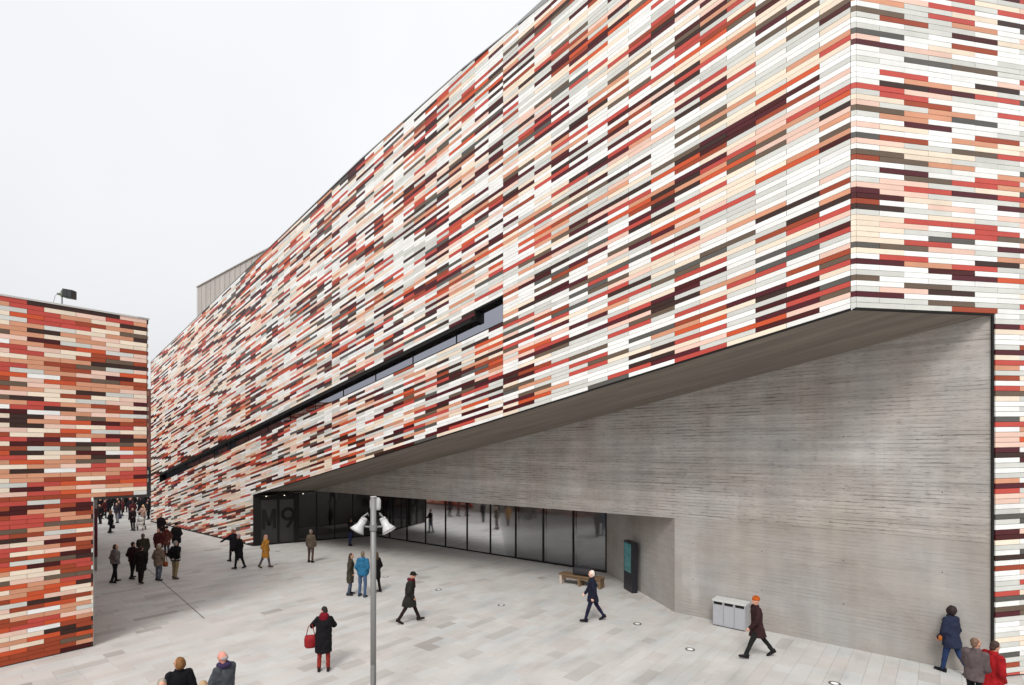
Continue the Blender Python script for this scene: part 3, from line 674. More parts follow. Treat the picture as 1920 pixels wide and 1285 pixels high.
# ------------------------------------------------------------------ lamp post
pos = Vector(((700 - CX) / F * 11.5, 11.5, 0))
lp = thing('lamp_post', 'grey steel lamp post with two white bell floodlights in the foreground', 'lamp post', pos)
M_steel = mat('grey_painted_steel', (.20, .20, .195), .45, metal=.2, var=.06, nscale=3); M_wh = mat('white_enamel', (.46, .46, .46), .32, var=.12, nscale=7); M_lens = mat('lamp_lens', (.85, .86, .86), .15)
mb = MB(); mb.tube([(0, 0, 0), (0, 0, 4.66)], .063, 20); mb.build('pole', M_steel, lp, True)
mb = MB(); mb.bx(-.04, .04, -.068, -.055, .5, .95); mb.build('access_door', M_steel, lp)
mb = MB(); mb.tube([(0, 0, .0), (0, 0, .03)], .17, 20); mb.build('base_plate', M_steel, lp)
mb = MB(); mb.tube([(0, 0, 4.66), (0, 0, 4.68)], .07, 20); mb.build('pole_cap', M_wh, lp)
mb = MB(); mb.loft([((.02, .1, 4.36), .10, .07), ((.02, .1, 4.41), .125, .085), ((.02, .1, 4.58), .125, .085), ((.02, .1, 4.64), .09, .06)], 12); mb.build('wireless_antenna', M_wh, lp, True)
for sx in (-1, 1):
    top = Vector((.19 * sx, .02, 4.20)); d = Vector((.50 * sx, -.12, -.86)).normalized()
    prof = [(0, .055), (.02, .072), (.055, .078), (.06, .070), (.07, .070), (.075, .080), (.19, .084), (.21, .095), (.285, .135), (.34, .165)]
    m2 = MB(); m2.tube([top + d * t for t, _ in prof], [r for _, r in prof], 20); hd = m2.build('floodlight', M_wh, lp, True)
    m2 = MB(); m2.tube([top + d * .342, top + d * .348], .148, 20); m2.build('lens', M_lens, hd)
    m2 = MB(); m2.tube([top + d * .333, top + d * .345], [.172, .172], 20); m2.build('rim', M_steel, hd)
    m2 = MB(); m2.tube([top - d * .02 + Vector((-.05 * sx, .07, .02)), top - d * .11, top - d * .02 + Vector((.05 * sx, -.07, .0))], .018, 8); m2.build('yoke', M_steel, hd)
    m2 = MB(); m2.tube([(0, 0, 3.99), (.16 * sx, .02, 4.0), top + d * .2], .022, 8); m2.build('bracket_arm', M_steel, lp, True)
mb = MB(); mb.tube([(0, 0, 3.92), (0, 0, 4.05)], .082, 20); mb.build('bracket_collar', M_steel, lp)

# ------------------------------------------------------------------ rooftop projectors on the annex
fp = P3(SL + .45, 3.18, LT - .02)
fl = thing('roof_floodlight', 'black twin floodlight on a short mast on the annex roof', 'floodlight', fp); fl.scale = (.9, .9, .95)
M_blk = mat('black_housing', (.012, .012, .016), .4)
mb = MB(); mb.tube([(0, 0, 0), (0, 0, .46)], .02, 8); mb.build('mast', M_steel, fl)
mb = MB(); mb.tube([(-.15, 0, .50), (.10, 0, .47)], [.03, .075], 10); mb.tube([(0, 0, .40), (0, 0, .60)], .035, 8); mb.build('ballast', mat('olive_metal', (.12, .13, .09), .5), fl)
for dx in (0, 1):
    m2 = MB(); o_ = Vector((.09 + dx * .17, -.10 - .02 * dx, .38 - .03 * dx)); m2.box(o_, (.155, .02, -.02), (-.02, .2, 0), (.0, 0, .26)); hd = m2.build('lamp_head', M_blk, fl)
    m2 = MB(); m2.box(o_ + Vector((.01, -.012, .03)), (.13, .017, -.017), (0, .008, 0), (0, 0, .2)); m2.build('glass', M_fw, hd)
mb = MB(); mb.tube([(-.14, 0, .5), (-.22, 0, .44), (-.27, 0, .28), (-.29, 0, 0)], .008, 6); mb.build('cable', M_trim, fl, True)

# ------------------------------------------------------------------ ground lights
M_ring = mat('ring_steel', (.16, .15, .145), .4, metal=.6); M_gl = mat('uplight_lens', (.85, .85, .84), .2)
for (px, py, lab) in ((723, 1082, 'small round ground light just right of the lamp post'), (822, 1106, 'round ground light right of the walker in the dark parka'), (940, 1135, 'round ground light in the middle of the open plaza'),
                      (1195, 1170, 'round ground light at the feet of the man in navy'), (1294, 1218, 'round ground light left of the walker in the orange hat'), (1565, 1282, 'round ground light at the bottom edge below the concrete wall'), (521, 1034, 'faint ground light beside the yellow coat near the entrance')):
    p = at(px, py); t = thing('ground_light', lab, 'ground light', p, group='round lights set into the paving')
    mb = MB(); seg = 20; ri, ro = .085, .135
    rings = [[Vector((r * math.cos(2 * math.pi * j / seg), r * math.sin(2 * math.pi * j / seg), z)) for j in range(seg)] for r, z in ((ro, -.01), (ro, .006), (ri, .008), (ri, .002))]
    mb.rings(rings, False); mb.build('ring', M_ring, t)
    mb = MB(); mb.tube([(0, 0, -.01), (0, 0, .005)], ri, seg); mb.build('lens', M_gl, t)

# ------------------------------------------------------------------ recycling bins by the wall
p = P3(4.74, 17.17, 0)
rb = thing('recycling_bins', 'grey three-compartment recycling bin against the concrete wall', 'bin', p, rot1)
M_bin = mat('grey_bin_steel', (.36, .365, .385), .5, var=.05, nscale=4); M_bl = mat('bin_lid', (.52, .53, .52), .45)
for i in range(3):
    x0 = .335 * i
    mb = MB(); mb.bx(x0 + .003, x0 + .330, -.44, 0, .03, .80); d_ = mb.build('compartment', M_bin, rb)
    mb = MB(); mb.bx(x0 + .025, x0 + .308, -.448, -.438, .05, .68); mb.build('door', M_bin, d_)
    mb = MB(); mb.bx(x0 + .035, x0 + .298, -.450, -.438, .71, .79); mb.build('slot', M_black, d_)
mb = MB(); mb.bx(-.015, 1.02, -.46, .02, .80, .86); mb.build('lid', M_bl, rb)
mb = MB(); mb.bx(.02, .98, -.42, -.03, 0, .03); mb.build('plinth', M_black, rb)
# the wall frame has +y pointing away from the plaza for rot1 + 180: turn it to face the plaza
rb.location = P3(5.75, 17.58, 0); rb.rotation_euler = (0, 0, rot1 + math.pi)

# ------------------------------------------------------------------ information totem on the return wall
wd = (P2(SJ2, DG) - P2(SJ, DW)).normalized(); wn_ = Vector((wd.y, -wd.x)); wn_ = wn_ if wn_.dot(U1) > 0 else -wn_
kp = at(1185, 1113); kz = kp.z
kt = thing('information_totem', 'tall black totem with a teal screen beside the concrete return wall', 'totem', kp, math.atan2(wd.y, wd.x))
wl = .78; hK = 2.02
mb = MB(); mb.bx(0, wl, -.24, 0, 0, hK); mb.build('housing', M_blk, kt)
sgn = 1 if Vector((-wd.y, wd.x)).dot(wn_) > 0 else -1
if sgn < 0:
    for c in kt.children: c.data.transform(Matrix.Translation((0, .24, 0)))
yf = 0 if sgn > 0 else 0
mb = MB(); mb.bx(.10, wl - .06, (0 if sgn > 0 else -.012), (.012 if sgn > 0 else 0), .78, 1.94)
def screen_mat():
    m = bpy.data.materials.new('teal_screen'); m.use_nodes = True; t = m.node_tree; b = t.nodes['Principled BSDF']
    b.inputs['Base Color'].default_value = (.01, .03, .03, 1); b.inputs['Roughness'].default_value = .2
    c = nd('ShaderNodeTexCoord', t); n = nd('ShaderNodeTexNoise', t); n.inputs['Scale'].default_value = 5; t.links.new(c.outputs['Object'], n.inputs['Vector'])
    cr = nd('ShaderNodeValToRGB', t); cr.color_ramp.elements[0].color = (.03, .115, .125, 1); cr.color_ramp.elements[1].color = (.10, .24, .24, 1)
    cr.color_ramp.elements[0].position = .35; cr.color_ramp.elements[1].position = .7
    t.links.new(n.outputs[0], cr.inputs[0]); t.links.new(cr.outputs[0], b.inputs['Emission Color']); b.inputs['Emission Strength'].default_value = .5
    return m
mb.build('screen', screen_mat(), kt)

# ------------------------------------------------------------------ bench with a black bag
bs, br = 10.75, 18.95
bt = thing('wooden_bench', 'low wooden bench in front of the last glass panes', 'bench', P3(12.9, 18.6, gz(12)), rot1 + math.pi + .12)
M_bw = mat('warm_timber', (.17, .105, .055), .6, var=.2, nscale=6, stretch=(.2, 1, 1)); M_bl2 = mat('bench_end', (.50, .42, .36), .7)
for i in range(4):
    mb = MB(); mb.bx(.15, 2.1, -.24 + i * .125, -.125 + i * .125, .40, .45); mb.build('slat', M_bw, bt)
for x in (.19, 1.05, 1.98):
    mb = MB(); mb.bx(x, x + .10, -.2, .22, 0, .40); mb.build('leg', M_bl2 if x < .5 else M_bw, bt)
mb = MB(); mb.bx(.29, 1.98, -.18, .20, .28, .398); mb.build('rail', M_bw, bt)
ct, si_ = math.cos(rot1 + math.pi + .12), math.sin(rot1 + math.pi + .12)
bo = bt.location + Vector((ct * 1.25, si_ * 1.25, .45))
bg = thing('holdall_bag', 'big black holdall lying on the wooden bench', 'bag', bo, rot1 + math.pi + .12)
M_bag = mat('black_nylon', (.02, .019, .024), .7, bump=.3, bscale=30)
mb = MB(); mb.rings([[Vector((x, .19 * k * math.cos(a), .17 + .17 * k * max(-1, min(1, 1.25 * math.sin(a))))) for a in (2 * math.pi * j / 16 for j in range(16))] for x, k in ((-.46, .82), (-.42, .98), (-.2, 1.0), (.2, 1.0), (.42, .98), (.46, .82))]); mb.build('bag_body', M_bag, bg, True)
for y in (-.1, .1):
    mb = MB(); mb.tube([(-.16, y, .33), (-.12, y * .7, .40), (.12, y * .7, .40), (.16, y, .33)], .012, 6); mb.build('handle', M_bag, bg)

# ================================================================== people
PENDING = []                                                        # meshes to be fused into one skin by a voxel remesh
TMP = bpy.data.collections.new('tmp'); COL.children.link(TMP)
_mc = {}
def cloth(rgb, rough=.9):
    rgb = tuple(v * .80 for v in rgb)
    k = ('c',) + tuple(rgb)
    if k not in _mc: _mc[k] = mat('cloth_%d' % len(_mc), rgb, rough, .2, var=.32, nscale=7, bump=.7, bscale=16, linear=False)
    return _mc[k]
def skin_m(rgb=(196, 146, 122)):
    k = ('s',) + tuple(rgb)
    if k not in _mc: _mc[k] = mat('skin_%d' % len(_mc), rgb, .55, .35, var=.05, nscale=12, linear=False)
    return _mc[k]
def hair_m(rgb):
    k = ('h',) + tuple(rgb)
    if k not in _mc: _mc[k] = mat('hair_%d' % len(_mc), rgb, .6, .3, var=.35, nscale=40, stretch=(1, 1, .15), bump=.5, bscale=60, linear=False)
    return _mc[k]
def fuse(name, mb, m, parent, voxel, wrinkle=0.0, k=1.0):
    me = bpy.data.meshes.new(name + '_raw'); me.from_pydata([tuple(v * k) for v in mb.v], [], mb.f)
    o = bpy.data.objects.new('tmp', me); TMP.objects.link(o)
    md = o.modifiers.new('r', 'REMESH'); md.mode = 'VOXEL'; md.voxel_size = voxel; md.use_smooth_shade = True
    sm = o.modifiers.new('s', 'SMOOTH'); sm.factor = .5; sm.iterations = 2 if voxel > .014 else 1
    PENDING.append((o, name, m, parent, wrinkle))
def flush():
    bpy.context.view_layer.update(); dg = bpy.context.evaluated_depsgraph_get()
    for (o, name, m, parent, wr) in PENDING:
        me = bpy.data.meshes.new_from_object(o.evaluated_get(dg), depsgraph=dg); me.materials.clear(); me.materials.append(m)
        me.name = name
        if wr:
            me.update()
            off = R.random() * 50
            for v in me.vertices:
                q = v.co
                d = noise.noise(Vector((q.x * 9, q.y * 9, q.z * 6 + off))) + .6 * noise.noise(Vector((q.x * 20, q.y * 20, q.z * 14 + off)))
                v.co = q + v.normal * d * wr
        for pl in me.polygons: pl.use_smooth = True
        link(name, me, parent)
    for (o, *_r) in PENDING: me = o.data; bpy.data.objects.remove(o); bpy.data.meshes.remove(me)
    PENDING.clear()
V = Vector
PEOPLE = {}
def person(key, label, px, py, h=1.72, face=0, legs=(8, -6), knees=(4, 8), splay=3, arms=None, lean=2, head=(0, 0), coat=(40, 40, 42), hem=.30, bulk=1.0,
           trousers=(30, 30, 34), shoes=(25, 22, 22), hair=('short', (40, 30, 25)), hat=None, scarf=None, hood=None, skin=(200, 150, 126), fine=True, group=None, loc=None, pack=None, hat_brim=False):
    """face: heading in degrees, 0 = away from the viewer, 90 = to the right, 180 = towards the viewer, -90 = left"""
    p = loc if loc is not None else at(px, py)
    root = thing('person', label, 'person', p, -math.radians(face), group)
    PEOPLE[key] = root
    k = h / 1.71; rad = math.radians
    thigh, shank, hz = .42, .40, .90
    feet = []; J = {}
    for i, sx in enumerate((-1, 1)):
        a, kb = rad(legs[i]), rad(knees[i]); spx = math.sin(rad(splay)) * sx
        hip = V((.092 * sx, 0, hz)); kn = hip + V((spx * .5, math.sin(a), -math.cos(a))).normalized() * thigh
        an = kn + V((spx * .5, math.sin(a - kb), -math.cos(a - kb))).normalized() * shank
        pit = max(0.0, -(a - kb)) * .85 if legs[i] < 0 else -max(0, (a - kb)) * .5
        pit = min(pit, rad(35))
        fd = V((.05 * sx, math.cos(pit), -math.sin(pit))).normalized(); fu = V((0, math.sin(pit), math.cos(pit)))
        heel = an - fd * .045 - fu * .05; toe = an + fd * .165 - fu * .055
        J[i] = (hip, kn, an, heel, toe, fd, fu); feet += [heel.z - .03, toe.z - .025]
    dz = -min(feet)
    for i in J: J[i] = tuple(q + V((0, 0, dz)) if n < 5 else q for n, q in enumerate(J[i]))
    pel = V((0, 0, hz + .02 + dz)); L = rad(lean); up = V((0, math.sin(L), math.cos(L))); fw = V((0, math.cos(L), -math.sin(L)))
    nb = pel + up * .50; hp = rad(head[0]) + L * .6; hyaw = rad(head[1])
    hup = V((0, math.sin(hp), math.cos(hp))); hc = nb + hup * .165
    HM = Matrix.Rotation(-hyaw, 3, 'Z') @ Matrix.Rotation(-hp, 3, 'X')
    Hd = lambda x, y, z: hc + HM @ V((x, y, z))
    arms = arms or ((6, 9, 18, .1), (-6, 9, 14, .1))
    A = []
    for i, sx in enumerate((-1, 1)):
        s_, ab, el, inw = arms[i]
        sh = pel + up * .435 + V((.175 * sx, 0, 0)); s1 = rad(s_) + 0; b_ = rad(ab)
        ud = V((math.sin(b_) * sx, math.sin(s1) * math.cos(b_), -math.cos(s1) * math.cos(b_)))
        eb_ = sh + ud * .285; s2 = s1 + rad(el)
        fdir = V(((math.sin(b_) * .6 - inw) * sx, math.sin(s2), -math.cos(s2))).normalized(); wr = eb_ + fdir * .245
        A.append((sh, eb_, wr, fdir))
    # body: one continuous skin
    mb = MB()
    mb.ell(hc, .072, .092, .112, HM); mb.ell(Hd(0, .035, -.055), .05, .055, .06, HM); mb.ell(Hd(0, .096, -.012), .013, .02, .022, HM)
    mb.ell(Hd(0, .088, -.058), .022, .012, .010, HM)
    for sx in (-1, 1): mb.ell(Hd(.074 * sx, -.005, -.005), .012, .02, .03, HM)
    mb.capsule(nb - up * .06, nb + hup * .1, .056, .052)
    mb.loft([(pel + up * t, rx, ry) for t, rx, ry in ((-.10, .12, .09), (0, .15, .11), (.15, .135, .095), (.34, .155, .105), (.44, .13, .08), (.5, .06, .06))])
    for i in (0, 1):
        hip, kn, an, heel, toe, fd, fu = J[i]
        mb.capsule(hip, kn, .078, .052); mb.capsule(kn, an, .052, .036); mb.capsule(heel, toe, .032, .024)
        sh, eb_, wr, fdir = A[i]; sx = (-1, 1)[i]
        mb.capsule(sh - V((.02 * (-1, 1)[i], 0, .01)), eb_, .042, .036); mb.capsule(eb_, wr, .038, .027)
        side = V((sx, 0, 0)); side = (side - fdir * side.dot(fdir)).normalized(); pn = fdir.cross(side).normalized()    # side ~ thumb edge axis, pn ~ palm normal
        th = pn if pn.dot(fw) > 0 else -pn                         # thumb edge to the front
        inn = -side
        pc = wr + fdir * .05
        mb.capsule(wr, pc, .026, .030); mb.capsule(pc - th * .022, pc + th * .022 + fdir * .01, .022, .022)
        for j, ln in enumerate((.062, .072, .068, .052)):
            b0 = pc + fdir * .025 + th * (.033 - .0215 * j); m_ = b0 + (fdir * .8 + inn * .35).normalized() * ln * .55; e_ = m_ + (fdir * .4 + inn * .8).normalized() * ln * .5
            mb.capsule(b0, m_, .0098, .009, 8); mb.capsule(m_, e_, .009, .008, 8)
        t0 = wr + fdir * .02 + th * .02; mb.capsule(t0, t0 + (th * .8 + fdir * .6).normalized() * .04, .012, .011, 8); t1 = t0 + (th * .8 + fdir * .6).normalized() * .04
        mb.capsule(t1, t1 + (fdir + inn * .3).normalized() * .03, .011, .009, 8)
    fuse('body', mb, skin_m(skin), root, .0150 * k if fine else .030 * k, 0, k)
    # trousers
    mb = MB()
    mb.loft([(pel + V((0, 0, t)), rx, ry) for t, rx, ry in ((-.16, .12, .11), (-.06, .17, .125), (.03, .165, .12), (.12, .15, .11))])
    for i in (0, 1):
        hip, kn, an, heel, toe, fd, fu = J[i]
        mb.capsule(hip + V((0, 0, -.02)), kn, .098, .070); mb.capsule(kn, an + V((0, 0, .02)), .070, .056)
    fuse('trousers', mb, cloth(trousers), root, (.019 if fine else .026) * k, .010 * k, k)
    # shoes
    for i in (0, 1):
        hip, kn, an, heel, toe, fd, fu = J[i]
        mb = MB(); mb.capsule(heel + fu * .012, toe + fu * .006, .042, .034); mb.capsule(heel + fu * .05, an + V((0, 0, .01)), .046, .044); mb.capsule(heel + fu * .03 + fd * .05, toe + fu * .01 - fd * .05, .042, .04)
        sd = V((1, 0, 0)); mb.box(heel - fd * .035 - fu * .03 - sd * .036, sd * .072, fd * .27, fu * .022)
        fuse('shoe', mb, cloth(shoes, .6), root, .014 * k, 0, k)
    # coat
    mb = MB(); b = bulk
    spread = max(abs(math.sin(rad(legs[0])) - math.sin(rad(legs[1]))) * .18, 0)
    secs = []
    if hem > .12: secs += [(pel + V((0, -.01, -hem)), .185 * b, (.135 + min(.09, spread * hem * 2.0)) * b), (pel + V((0, -.01, -hem * .55)), .19 * b, (.14 + min(.05, spread * hem)) * b)]
    else: secs += [(pel + V((0, 0, -hem)), .182 * b, .135 * b)]
    secs += [(pel + up * t, rx * b, ry * b) for t, rx, ry in ((.0, .185, .138), (.16, .175, .132), (.33, .192, .142), (.42, .165, .118), (.475, .10, .085), (.52, .072, .075), (.56, .074, .082))]
    mb.loft(secs, 20)
    for i in (0, 1):
        sh, eb_, wr, fdir = A[i]
        mb.capsule(sh - V((.018 * (-1, 1)[i], 0, .005)), eb_, .090 * b, .068 * b); mb.capsule(eb_, wr - fdir * .005, .066 * b, .050 * b)
    if hood == 'down': mb.ell(nb - fw * .085 - up * .03, .13, .07, .085)
    fuse('coat', mb, cloth(coat), root, (.020 if fine else .027) * k, .015 * k * (1.35 if b > 1.1 else 1), k)
    if hood == 'up':
        m_ = MB(); m_.ell(Hd(0, -.03, .01), .105, .105, .14, HM); fuse('hood', m_, cloth(coat), root, .016 * k, .004, k)
    # hair, hat, scarf
    if hair and hood != 'up':
        st, hc_ = hair; mb = MB()
        mb.ell(Hd(0, -.022, .026), .079, .087, .097, HM); mb.ell(Hd(0, -.05, -.04), .066, .05, .06, HM)
        if st == 'long': mb.ell(Hd(0, -.055, -.08), .088, .06, .15, HM); mb.ell(Hd(0, -.06, -.17), .075, .05, .1, HM)
        if st == 'bob': mb.ell(Hd(0, -.03, -.03), .102, .085, .115, HM)
        if st == 'curly': mb.ell(Hd(0, -.03, .01), .115, .11, .13, HM)
        if st == 'fringe': mb = MB(); mb.ell(Hd(0, -.035, -.02), .080, .068, .06, HM)
        fuse('hair', mb, hair_m(hc_), root, .014 * k, .012 if st != 'curly' else .02, k)
    if hat:
        mb = MB(); mb.ell(Hd(0, -.01, .052), .087, .102, .082, HM); mb.loft([(Hd(0, -.012, z), .091, .105) for z in (.015, .055)])
        if hat_brim: mb.loft([(Hd(0, .04, .03), .085, .12), (Hd(0, .04, .042), .085, .12)])
        fuse('hat', mb, cloth(hat), root, .012 * k, .002, k)
    if scarf:
        mb = MB(); sg = 14
        mb.tube([nb + up * .02 + V((.085 * math.cos(t), .085 * math.sin(t), .012 * math.sin(3 * t))) for t in (2 * math.pi * j / sg for j in range(sg + 1))], .052, 10)
        mb.capsule(nb + fw * .10, nb + fw * .14 - up * .22, .045, .04)
        fuse('scarf', mb, cloth(scarf), root, .016 * k, .006, k)
    for sx in (-1, 1):
        mb = MB(); mb.ell(Hd(.03 * sx, .083, .012), .011, .008, .008, HM, 8, 5)
        mb.v = [q * k for q in mb.v]; mb.build('eye', M_black, root, True)
    if pack:
        mb = MB(); c0 = pel + up * .27 - fw * (.14 * b + .08); mb.ell(c0, .14, .09, .21); fuse('rucksack', mb, cloth(pack), root, .02 * k, .004, k)
    root['_wr'] = [list((root.location)[:])]; del root['_wr']
    return root, (A, pel, nb, k)
def rotz(root, v): return root.location + Matrix.Rotation(root.rotation_euler.z, 3, 'Z') @ v
def bag(label, root, lp_, size, rgb, strap=None, name='shoulder_bag'):
    t = thing(name, label, 'bag', rotz(root, V(lp_)), root.rotation_euler.z)
    sx, sy, sz = size; mb = MB(); c = cloth(rgb, .6)
    mb.loft([((0, 0, -sz), sx * .7, sy * .7), ((0, 0, -sz * .85), sx * .96, sy), ((0, 0, -sz * .3), sx, sy), ((0, 0, 0), sx * .86, sy * .7), ((0, 0, .01), sx * .8, sy * .5)], 14); mb.build('bag_body', c, t, True)
    if strap:
        mb = MB(); mb.tube([(0, -sx * .7, -.02), *[tuple(q) for q in strap], (0, sx * .7, -.02)] if False else [(-sx * .7, 0, -.03), *[tuple(q) for q in strap], (sx * .7, 0, -.03)], .011, 6); mb.build('strap', c, t, True)
    return t
PK = ((-14, 14, 46, .42), (-14, 14, 46, .42))                       # hands in pockets
BK = ((-25, 10, 30, .55), (-25, 10, 30, .55))                       # hands behind the back
DK = (38, 36, 38)
# --- foreground
person('bob', 'person with a brown bob in a black coat at the bottom edge', 0, 0, 1.66, -35, (2, -2), hair=('bob', (120, 82, 44)), coat=(18, 18, 24), hem=.5, head=(4, -60), loc=V(((336 - CX) / F * 10.05, 10.05, 0)), arms=PK, scarf=None, bulk=1.08)
person('elder', 'balding person in a grey jacket facing left at the bottom edge', 0, 0, 1.74, -70, (2, -2), hair=('fringe', (150, 140, 138)), skin=(205, 140, 125), coat=(84, 88, 94), hem=.12, head=(12, -10), loc=V(((421 - CX) / F * 10.15, 10.15, 0)), arms=((18, 10, 70, .25), (18, 10, 60, .25)), scarf=(64, 52, 88), trousers=(70, 64, 84), bulk=1.1)
person('fair', 'short fair-haired person between the black coat and the grey jacket', 0, 0, 1.52, 0, hair=('bob', (168, 140, 108)), coat=(86, 42, 40), loc=V(((381 - CX) / F * 9.35, 9.35, 0)), arms=PK, fine=False)
person('greyhead', 'grey-haired person almost hidden at the bottom edge left of the bob', 0, 0, 1.58, 150, hair=('short', (150, 142, 130)), coat=(96, 90, 84), loc=V(((304 - CX) / F * 9.30, 9.30, 0)), arms=PK, fine=False)
r_, _ = person('redscarf', 'person in black coat, red scarf and red trousers seen from behind taking a photo', 607, 1258, 1.66, -14, (1, -2), (3, 4), splay=4, coat=(22, 20, 24), hem=.42, trousers=(162, 50, 44), shoes=(52, 34, 34), hair=('short', (26, 22, 20)), lean=8, head=(26, -35), arms=((38, 30, 100, 1.15), (38, 16, 105, 1.0)), scarf=(132, 18, 36), bulk=1.16)
mb = MB(); mb.loft([(V((0, 0, z)), a, b) for z, a, b in ((-.12, .105, .10), (-.06, .125, .115), (.03, .115, .10), (.08, .08, .08))]); o_ = mb.build('scarf_roll', cloth((132, 18, 36)), r_, True); o_.location = (0, .05, 1.42)
bag('red shoulder bag hanging from the arm of the person in red trousers', r_, (-.33, .06, .93), (.16, .07, .32), (168, 34, 40), [(-.05, 0, .25), (.04, .02, .27)], 'shoulder_bag')
person('parka', 'person in a dark parka, fur hat and red scarf walking right', 768, 1168, 1.74, 80, (22, -20), (2, 10), coat=(46, 44, 40), hem=.36, trousers=(46, 30, 30), shoes=(40, 28, 26), hair=None, hat=(30, 26, 24), hat_brim=True, scarf=(112, 26, 40), lean=5, head=(20, 12), arms=((-22, 12, 40, .3), (-10, 12, 45, .35)), bulk=1.12)
person('navyman', 'white-haired person in navy coat and navy trousers walking left', 1111, 1165, 1.74, -88, (18, -22), (2, 10), coat=(32, 36, 56), hem=.24, trousers=(34, 34, 62), shoes=(20, 20, 26), hair=('short', (226, 214, 202)), skin=(222, 178, 158), arms=((-10, 10, 20, .1), (12, 10, 24, .1)), lean=2, head=(4, 0), bulk=1.05)
person('orangehat', 'person in an orange beanie and dark brown jacket striding left', 1420, 1233, 1.75, -86, (26, -28), (4, 8), coat=(62, 36, 38), hem=.30, trousers=(36, 38, 36), shoes=(24, 20, 24), hair=None, hat=(206, 96, 28), lean=4, arms=((14, 8, 30, .1), (-30, 12, 60, .1)), bulk=1.05)
r_, _ = person('hoodie', 'person in a navy hooded parka and blue jeans seen from behind at the right', 1784, 1262, 1.72, -20, (10, -16), (2, 16), coat=(46, 52, 78), hem=.24, trousers=(48, 68, 112), shoes=(20, 20, 28), hair=('curly', (38, 26, 26)), hood='down', bulk=1.15, arms=((4, 12, 30, .25), (-4, 14, 20, .1)))
bag('small orange pouch at the hip of the navy parka', r_, (-.27, .10, .96), (.05, .04, .13), (190, 112, 44), None, 'pouch')
person('mauve', 'person in a grey-mauve jacket at the right bottom corner', 0, 0, 1.66, 60, (12, -12), (4, 8), coat=(112, 98, 100), hem=.14, hair=('short', (112, 86, 70)), trousers=(26, 26, 30), loc=V(((1829 - CX) / F * 11.1, 11.1, 0)), arms=((20, 10, 50, .2), (-10, 10, 40, .2)), bulk=1.1, head=(5, 30), skin=(186, 140, 118))
person('redcoat', 'person in a bright red coat at the right bottom corner', 0, 0, 1.66, 85, (12, -14), (4, 8), coat=(178, 26, 32), hem=.30, hair=('short', (62, 44, 38)), trousers=(32, 28, 44), loc=V(((1858 - CX) / F * 10.95, 10.95, 0)), arms=PK, bulk=1.18, lean=6, head=(14, 0), skin=(190, 140, 118))
# --- the group by the lamp post
person('olive', 'person in a long olive coat and jeans standing left of the blue jacket', 657, 1116, 1.68, 75, (1, -1), coat=(74, 68, 56), hem=.42, trousers=(84, 96, 118), shoes=(46, 40, 40), hair=('long', (62, 46, 38)), arms=PK, head=(6, 0))
person('blue', 'person in a bright blue jacket and jeans seen from behind', 680, 1119, 1.80, 12, (3, -3), splay=7, coat=(50, 122, 164), hem=.12, trousers=(84, 108, 142), shoes=(66, 78, 96), hair=('short', (104, 96, 78)), arms=PK, hood='down', bulk=1.1)
person('blackpole', 'person all in black half hidden by the lamp post', 706, 1111, 1.66, -60, (2, -2), coat=(24, 20, 20), hem=.34, trousers=(20, 20, 20), hair=('long', (70, 54, 36)), arms=PK)
# --- near the entrance
person('yellow', 'person in a mustard yellow coat and pink hat walking right', 498, 1065, 1.66, 100, (12, -14), (2, 10), coat=(214, 148, 60), hem=.40, trousers=(112, 104, 112), shoes=(92, 66, 50), hair=('long', (190, 152, 90)), hat=(214, 160, 146), arms=PK, fine=False)
person('brown', 'person in a brown jacket and brown trousers seen from behind near the entrance', 583, 1055, 1.74, 8, (2, -2), splay=4, coat=(104, 90, 76), hem=.16, trousers=(98, 74, 66), hair=('short', (120, 108, 100)), arms=((2, 14, 14, 0), (-2, 10, 14, 0)), fine=False)
person('pointing', 'dark-clothed person stretching an arm to the left beside the tiled wall', 437, 1053, 1.74, -70, (8, -8), coat=(34, 30, 40), hem=.26, trousers=(26, 24, 28), hair=('short', (150, 96, 84)), arms=((52, 24, 4, 0), (-4, 10, 20, .1)), fine=False)
person('blackwall', 'person in a long black coat next to the one stretching an arm', 448, 1067, 1.74, -80, (10, -12), coat=(20, 18, 20), hem=.40, trousers=(18, 18, 20), hair=('short', (150, 128, 132)), arms=((4, 8, 40, .2), (-8, 8, 20, .1)), fine=False)
person('bluelegs', 'person in a dark top and blue jeans in the shade left of the lamp head', 657, 1024, 1.72, 30, (4, -6), coat=(38, 32, 36), hem=.10, trousers=(52, 62, 104), hair=('short', (52, 36, 30)), arms=((20, 10, 60, .2), (10, 10, 40, .2)), fine=False)
# --- walkers in the alley
r_, _ = person('grey', 'person in a light grey puffer jacket and dark trousers left in the alley group', 215.5, 1093, 1.72, 30, (8, -8), (3, 8), coat=(144, 138, 138), hem=.06, trousers=(34, 28, 32), hair=('bob', (62, 40, 32)), arms=PK, bulk=1.22, head=(4, 40))
person('maroon', 'person in a dark maroon jacket and black trousers in the alley', 249, 1086, 1.72, 10, (8, -10), coat=(58, 30, 34), hem=.12, trousers=(34, 30, 32), hair=('short', (44, 28, 26)), arms=PK, bulk=1.12)
person('blackgroup', 'person in black in front of the maroon jacket in the alley', 264.5, 1094, 1.66, -10, (10, -10), (2, 10), coat=(34, 26, 26), hem=.36, trousers=(44, 32, 30), hair=('short', (52, 34, 30)), arms=PK, bulk=1.12)
person('olivealley', 'taller person in an olive green coat behind the maroon jacket', 268, 1068, 1.80, -30, (6, -6), coat=(66, 62, 50), hem=.34, trousers=(50, 42, 38), hair=('short', (92, 82, 74)), arms=((30, 10, 60, .2), (10, 10, 40, .2)), bulk=1.12)
